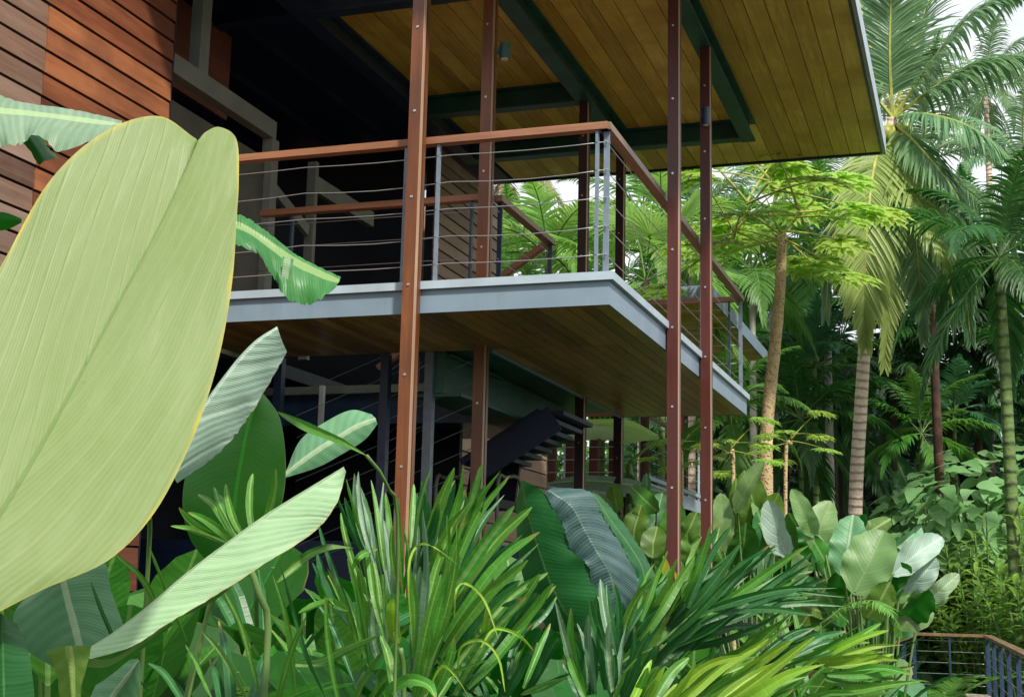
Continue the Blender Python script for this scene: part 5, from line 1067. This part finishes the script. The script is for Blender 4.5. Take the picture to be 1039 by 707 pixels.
# ground cover that nobody could count
rn = random.Random(21); m = MB()
for i in range(9000):
    d = rn.uniform(2.2, 34)**1.0; px = rn.uniform(-150, 1190); p = gpos(px, d)
    if -6.8 < p[0] < -5 and 8 < p[1] < 18: continue
    if -1.5 < p[0] < 1 and 8.8 < p[1] < 21.5: continue
    if p[0] < -5.6 and 3 < p[1] < 20: continue
    s = .10+.008*d; hgt = rn.uniform(0, .35)+.01*d; an = rn.uniform(0, 6.28)
    for k in range(3):
        an += 2.1; dd = nz(A(cos(an), sin(an), rn.uniform(.2, 1.2))); leaflet(m, p+A(0, 0, hgt*rn.random()), dd, A(.01, .02, 1), s*rn.uniform(1.0, 2.2), s*rn.uniform(.2, .4), 0, rn.random(), .8)
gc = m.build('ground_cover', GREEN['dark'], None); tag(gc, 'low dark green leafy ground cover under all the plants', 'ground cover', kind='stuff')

# ------------------------------------------------------------------ ground, sky, sun
m = MB(); n = 60
V = []; Fc = []
xs = [-400, -200, -100, -60]+list(np.linspace(-40, -8, 17))+list(np.linspace(-7, 7, 29))+list(np.linspace(8, 40, 17))+[60, 100, 200, 400]; ys = [-60, -20]+list(np.linspace(-6, 14, 41))+list(np.linspace(16, 70, 28))+[100, 200, 400, 700]
rg = random.Random(2)
for j, y in enumerate(ys):
    for i, x in enumerate(xs):
        z = gz(x, y)
        if y > 9 and y < 22 and -2 < x < 2: z = min(z, GZ+.1)
        V.append((x, y, z))
k = len(xs)
m.add(V, [(j*k+i, j*k+i+1, (j+1)*k+i+1, (j+1)*k+i) for j in range(len(ys)-1) for i in range(k-1)])
g = m.build('ground', MT['soil'], None, True); g['kind'] = 'structure'

SUN_AZ = (0.55, -0.60); SUN_EL = radians(46)
w = bpy.data.worlds.new('World'); scene.world = w; w.use_nodes = True; nt = w.node_tree; nt.nodes.clear()
sky = N(nt, 'ShaderNodeTexSky', sky_type='NISHITA', sun_disc=False); sky.sun_elevation = SUN_EL
sky.sun_rotation = math.atan2(SUN_AZ[0], SUN_AZ[1]); sky.air_density = 1.2; sky.dust_density = 2.0
tc = N(nt, 'ShaderNodeTexCoord').outputs['Generated']
cl = noise(nt, 2.2, mapping(nt, tc, (1, 1, 2.6)), 7, .6, .4)
cmask = ramp(nt, cl, [(.30, (0, 0, 0)), (.50, (1, 1, 1))])
ccol = ramp(nt, noise(nt, 4, tc, 5), [(.3, (6.8, 7.2, 7.7)), (.7, (8.2, 8.4, 8.5))])
col = mixc(nt, math_(nt, 'MULTIPLY', cmask, .9), sky.outputs[0], ccol)
bg = N(nt, 'ShaderNodeBackground'); bg.inputs[1].default_value = .15; nt.links.new(col, bg.inputs[0])
wo = N(nt, 'ShaderNodeOutputWorld'); nt.links.new(bg.outputs[0], wo.inputs[0])
sd = bpy.data.lights.new('sun', 'SUN'); sd.energy = 5.0; sd.angle = radians(4); sd.color = (1, .95, .86)
so = bpy.data.objects.new('sun', sd); C.objects.link(so)
dv = Vector((SUN_AZ[0]*cos(SUN_EL)/math.hypot(*SUN_AZ), SUN_AZ[1]*cos(SUN_EL)/math.hypot(*SUN_AZ), sin(SUN_EL)))
so.rotation_euler = dv.to_track_quat('Z', 'Y').to_euler()
scene.view_settings.view_transform = 'Standard'; scene.view_settings.look = 'None'; scene.view_settings.exposure = 0
scene.cycles.max_bounces = 8; scene.cycles.diffuse_bounces = 4; scene.cycles.transmission_bounces = 4; scene.cycles.use_denoising = True
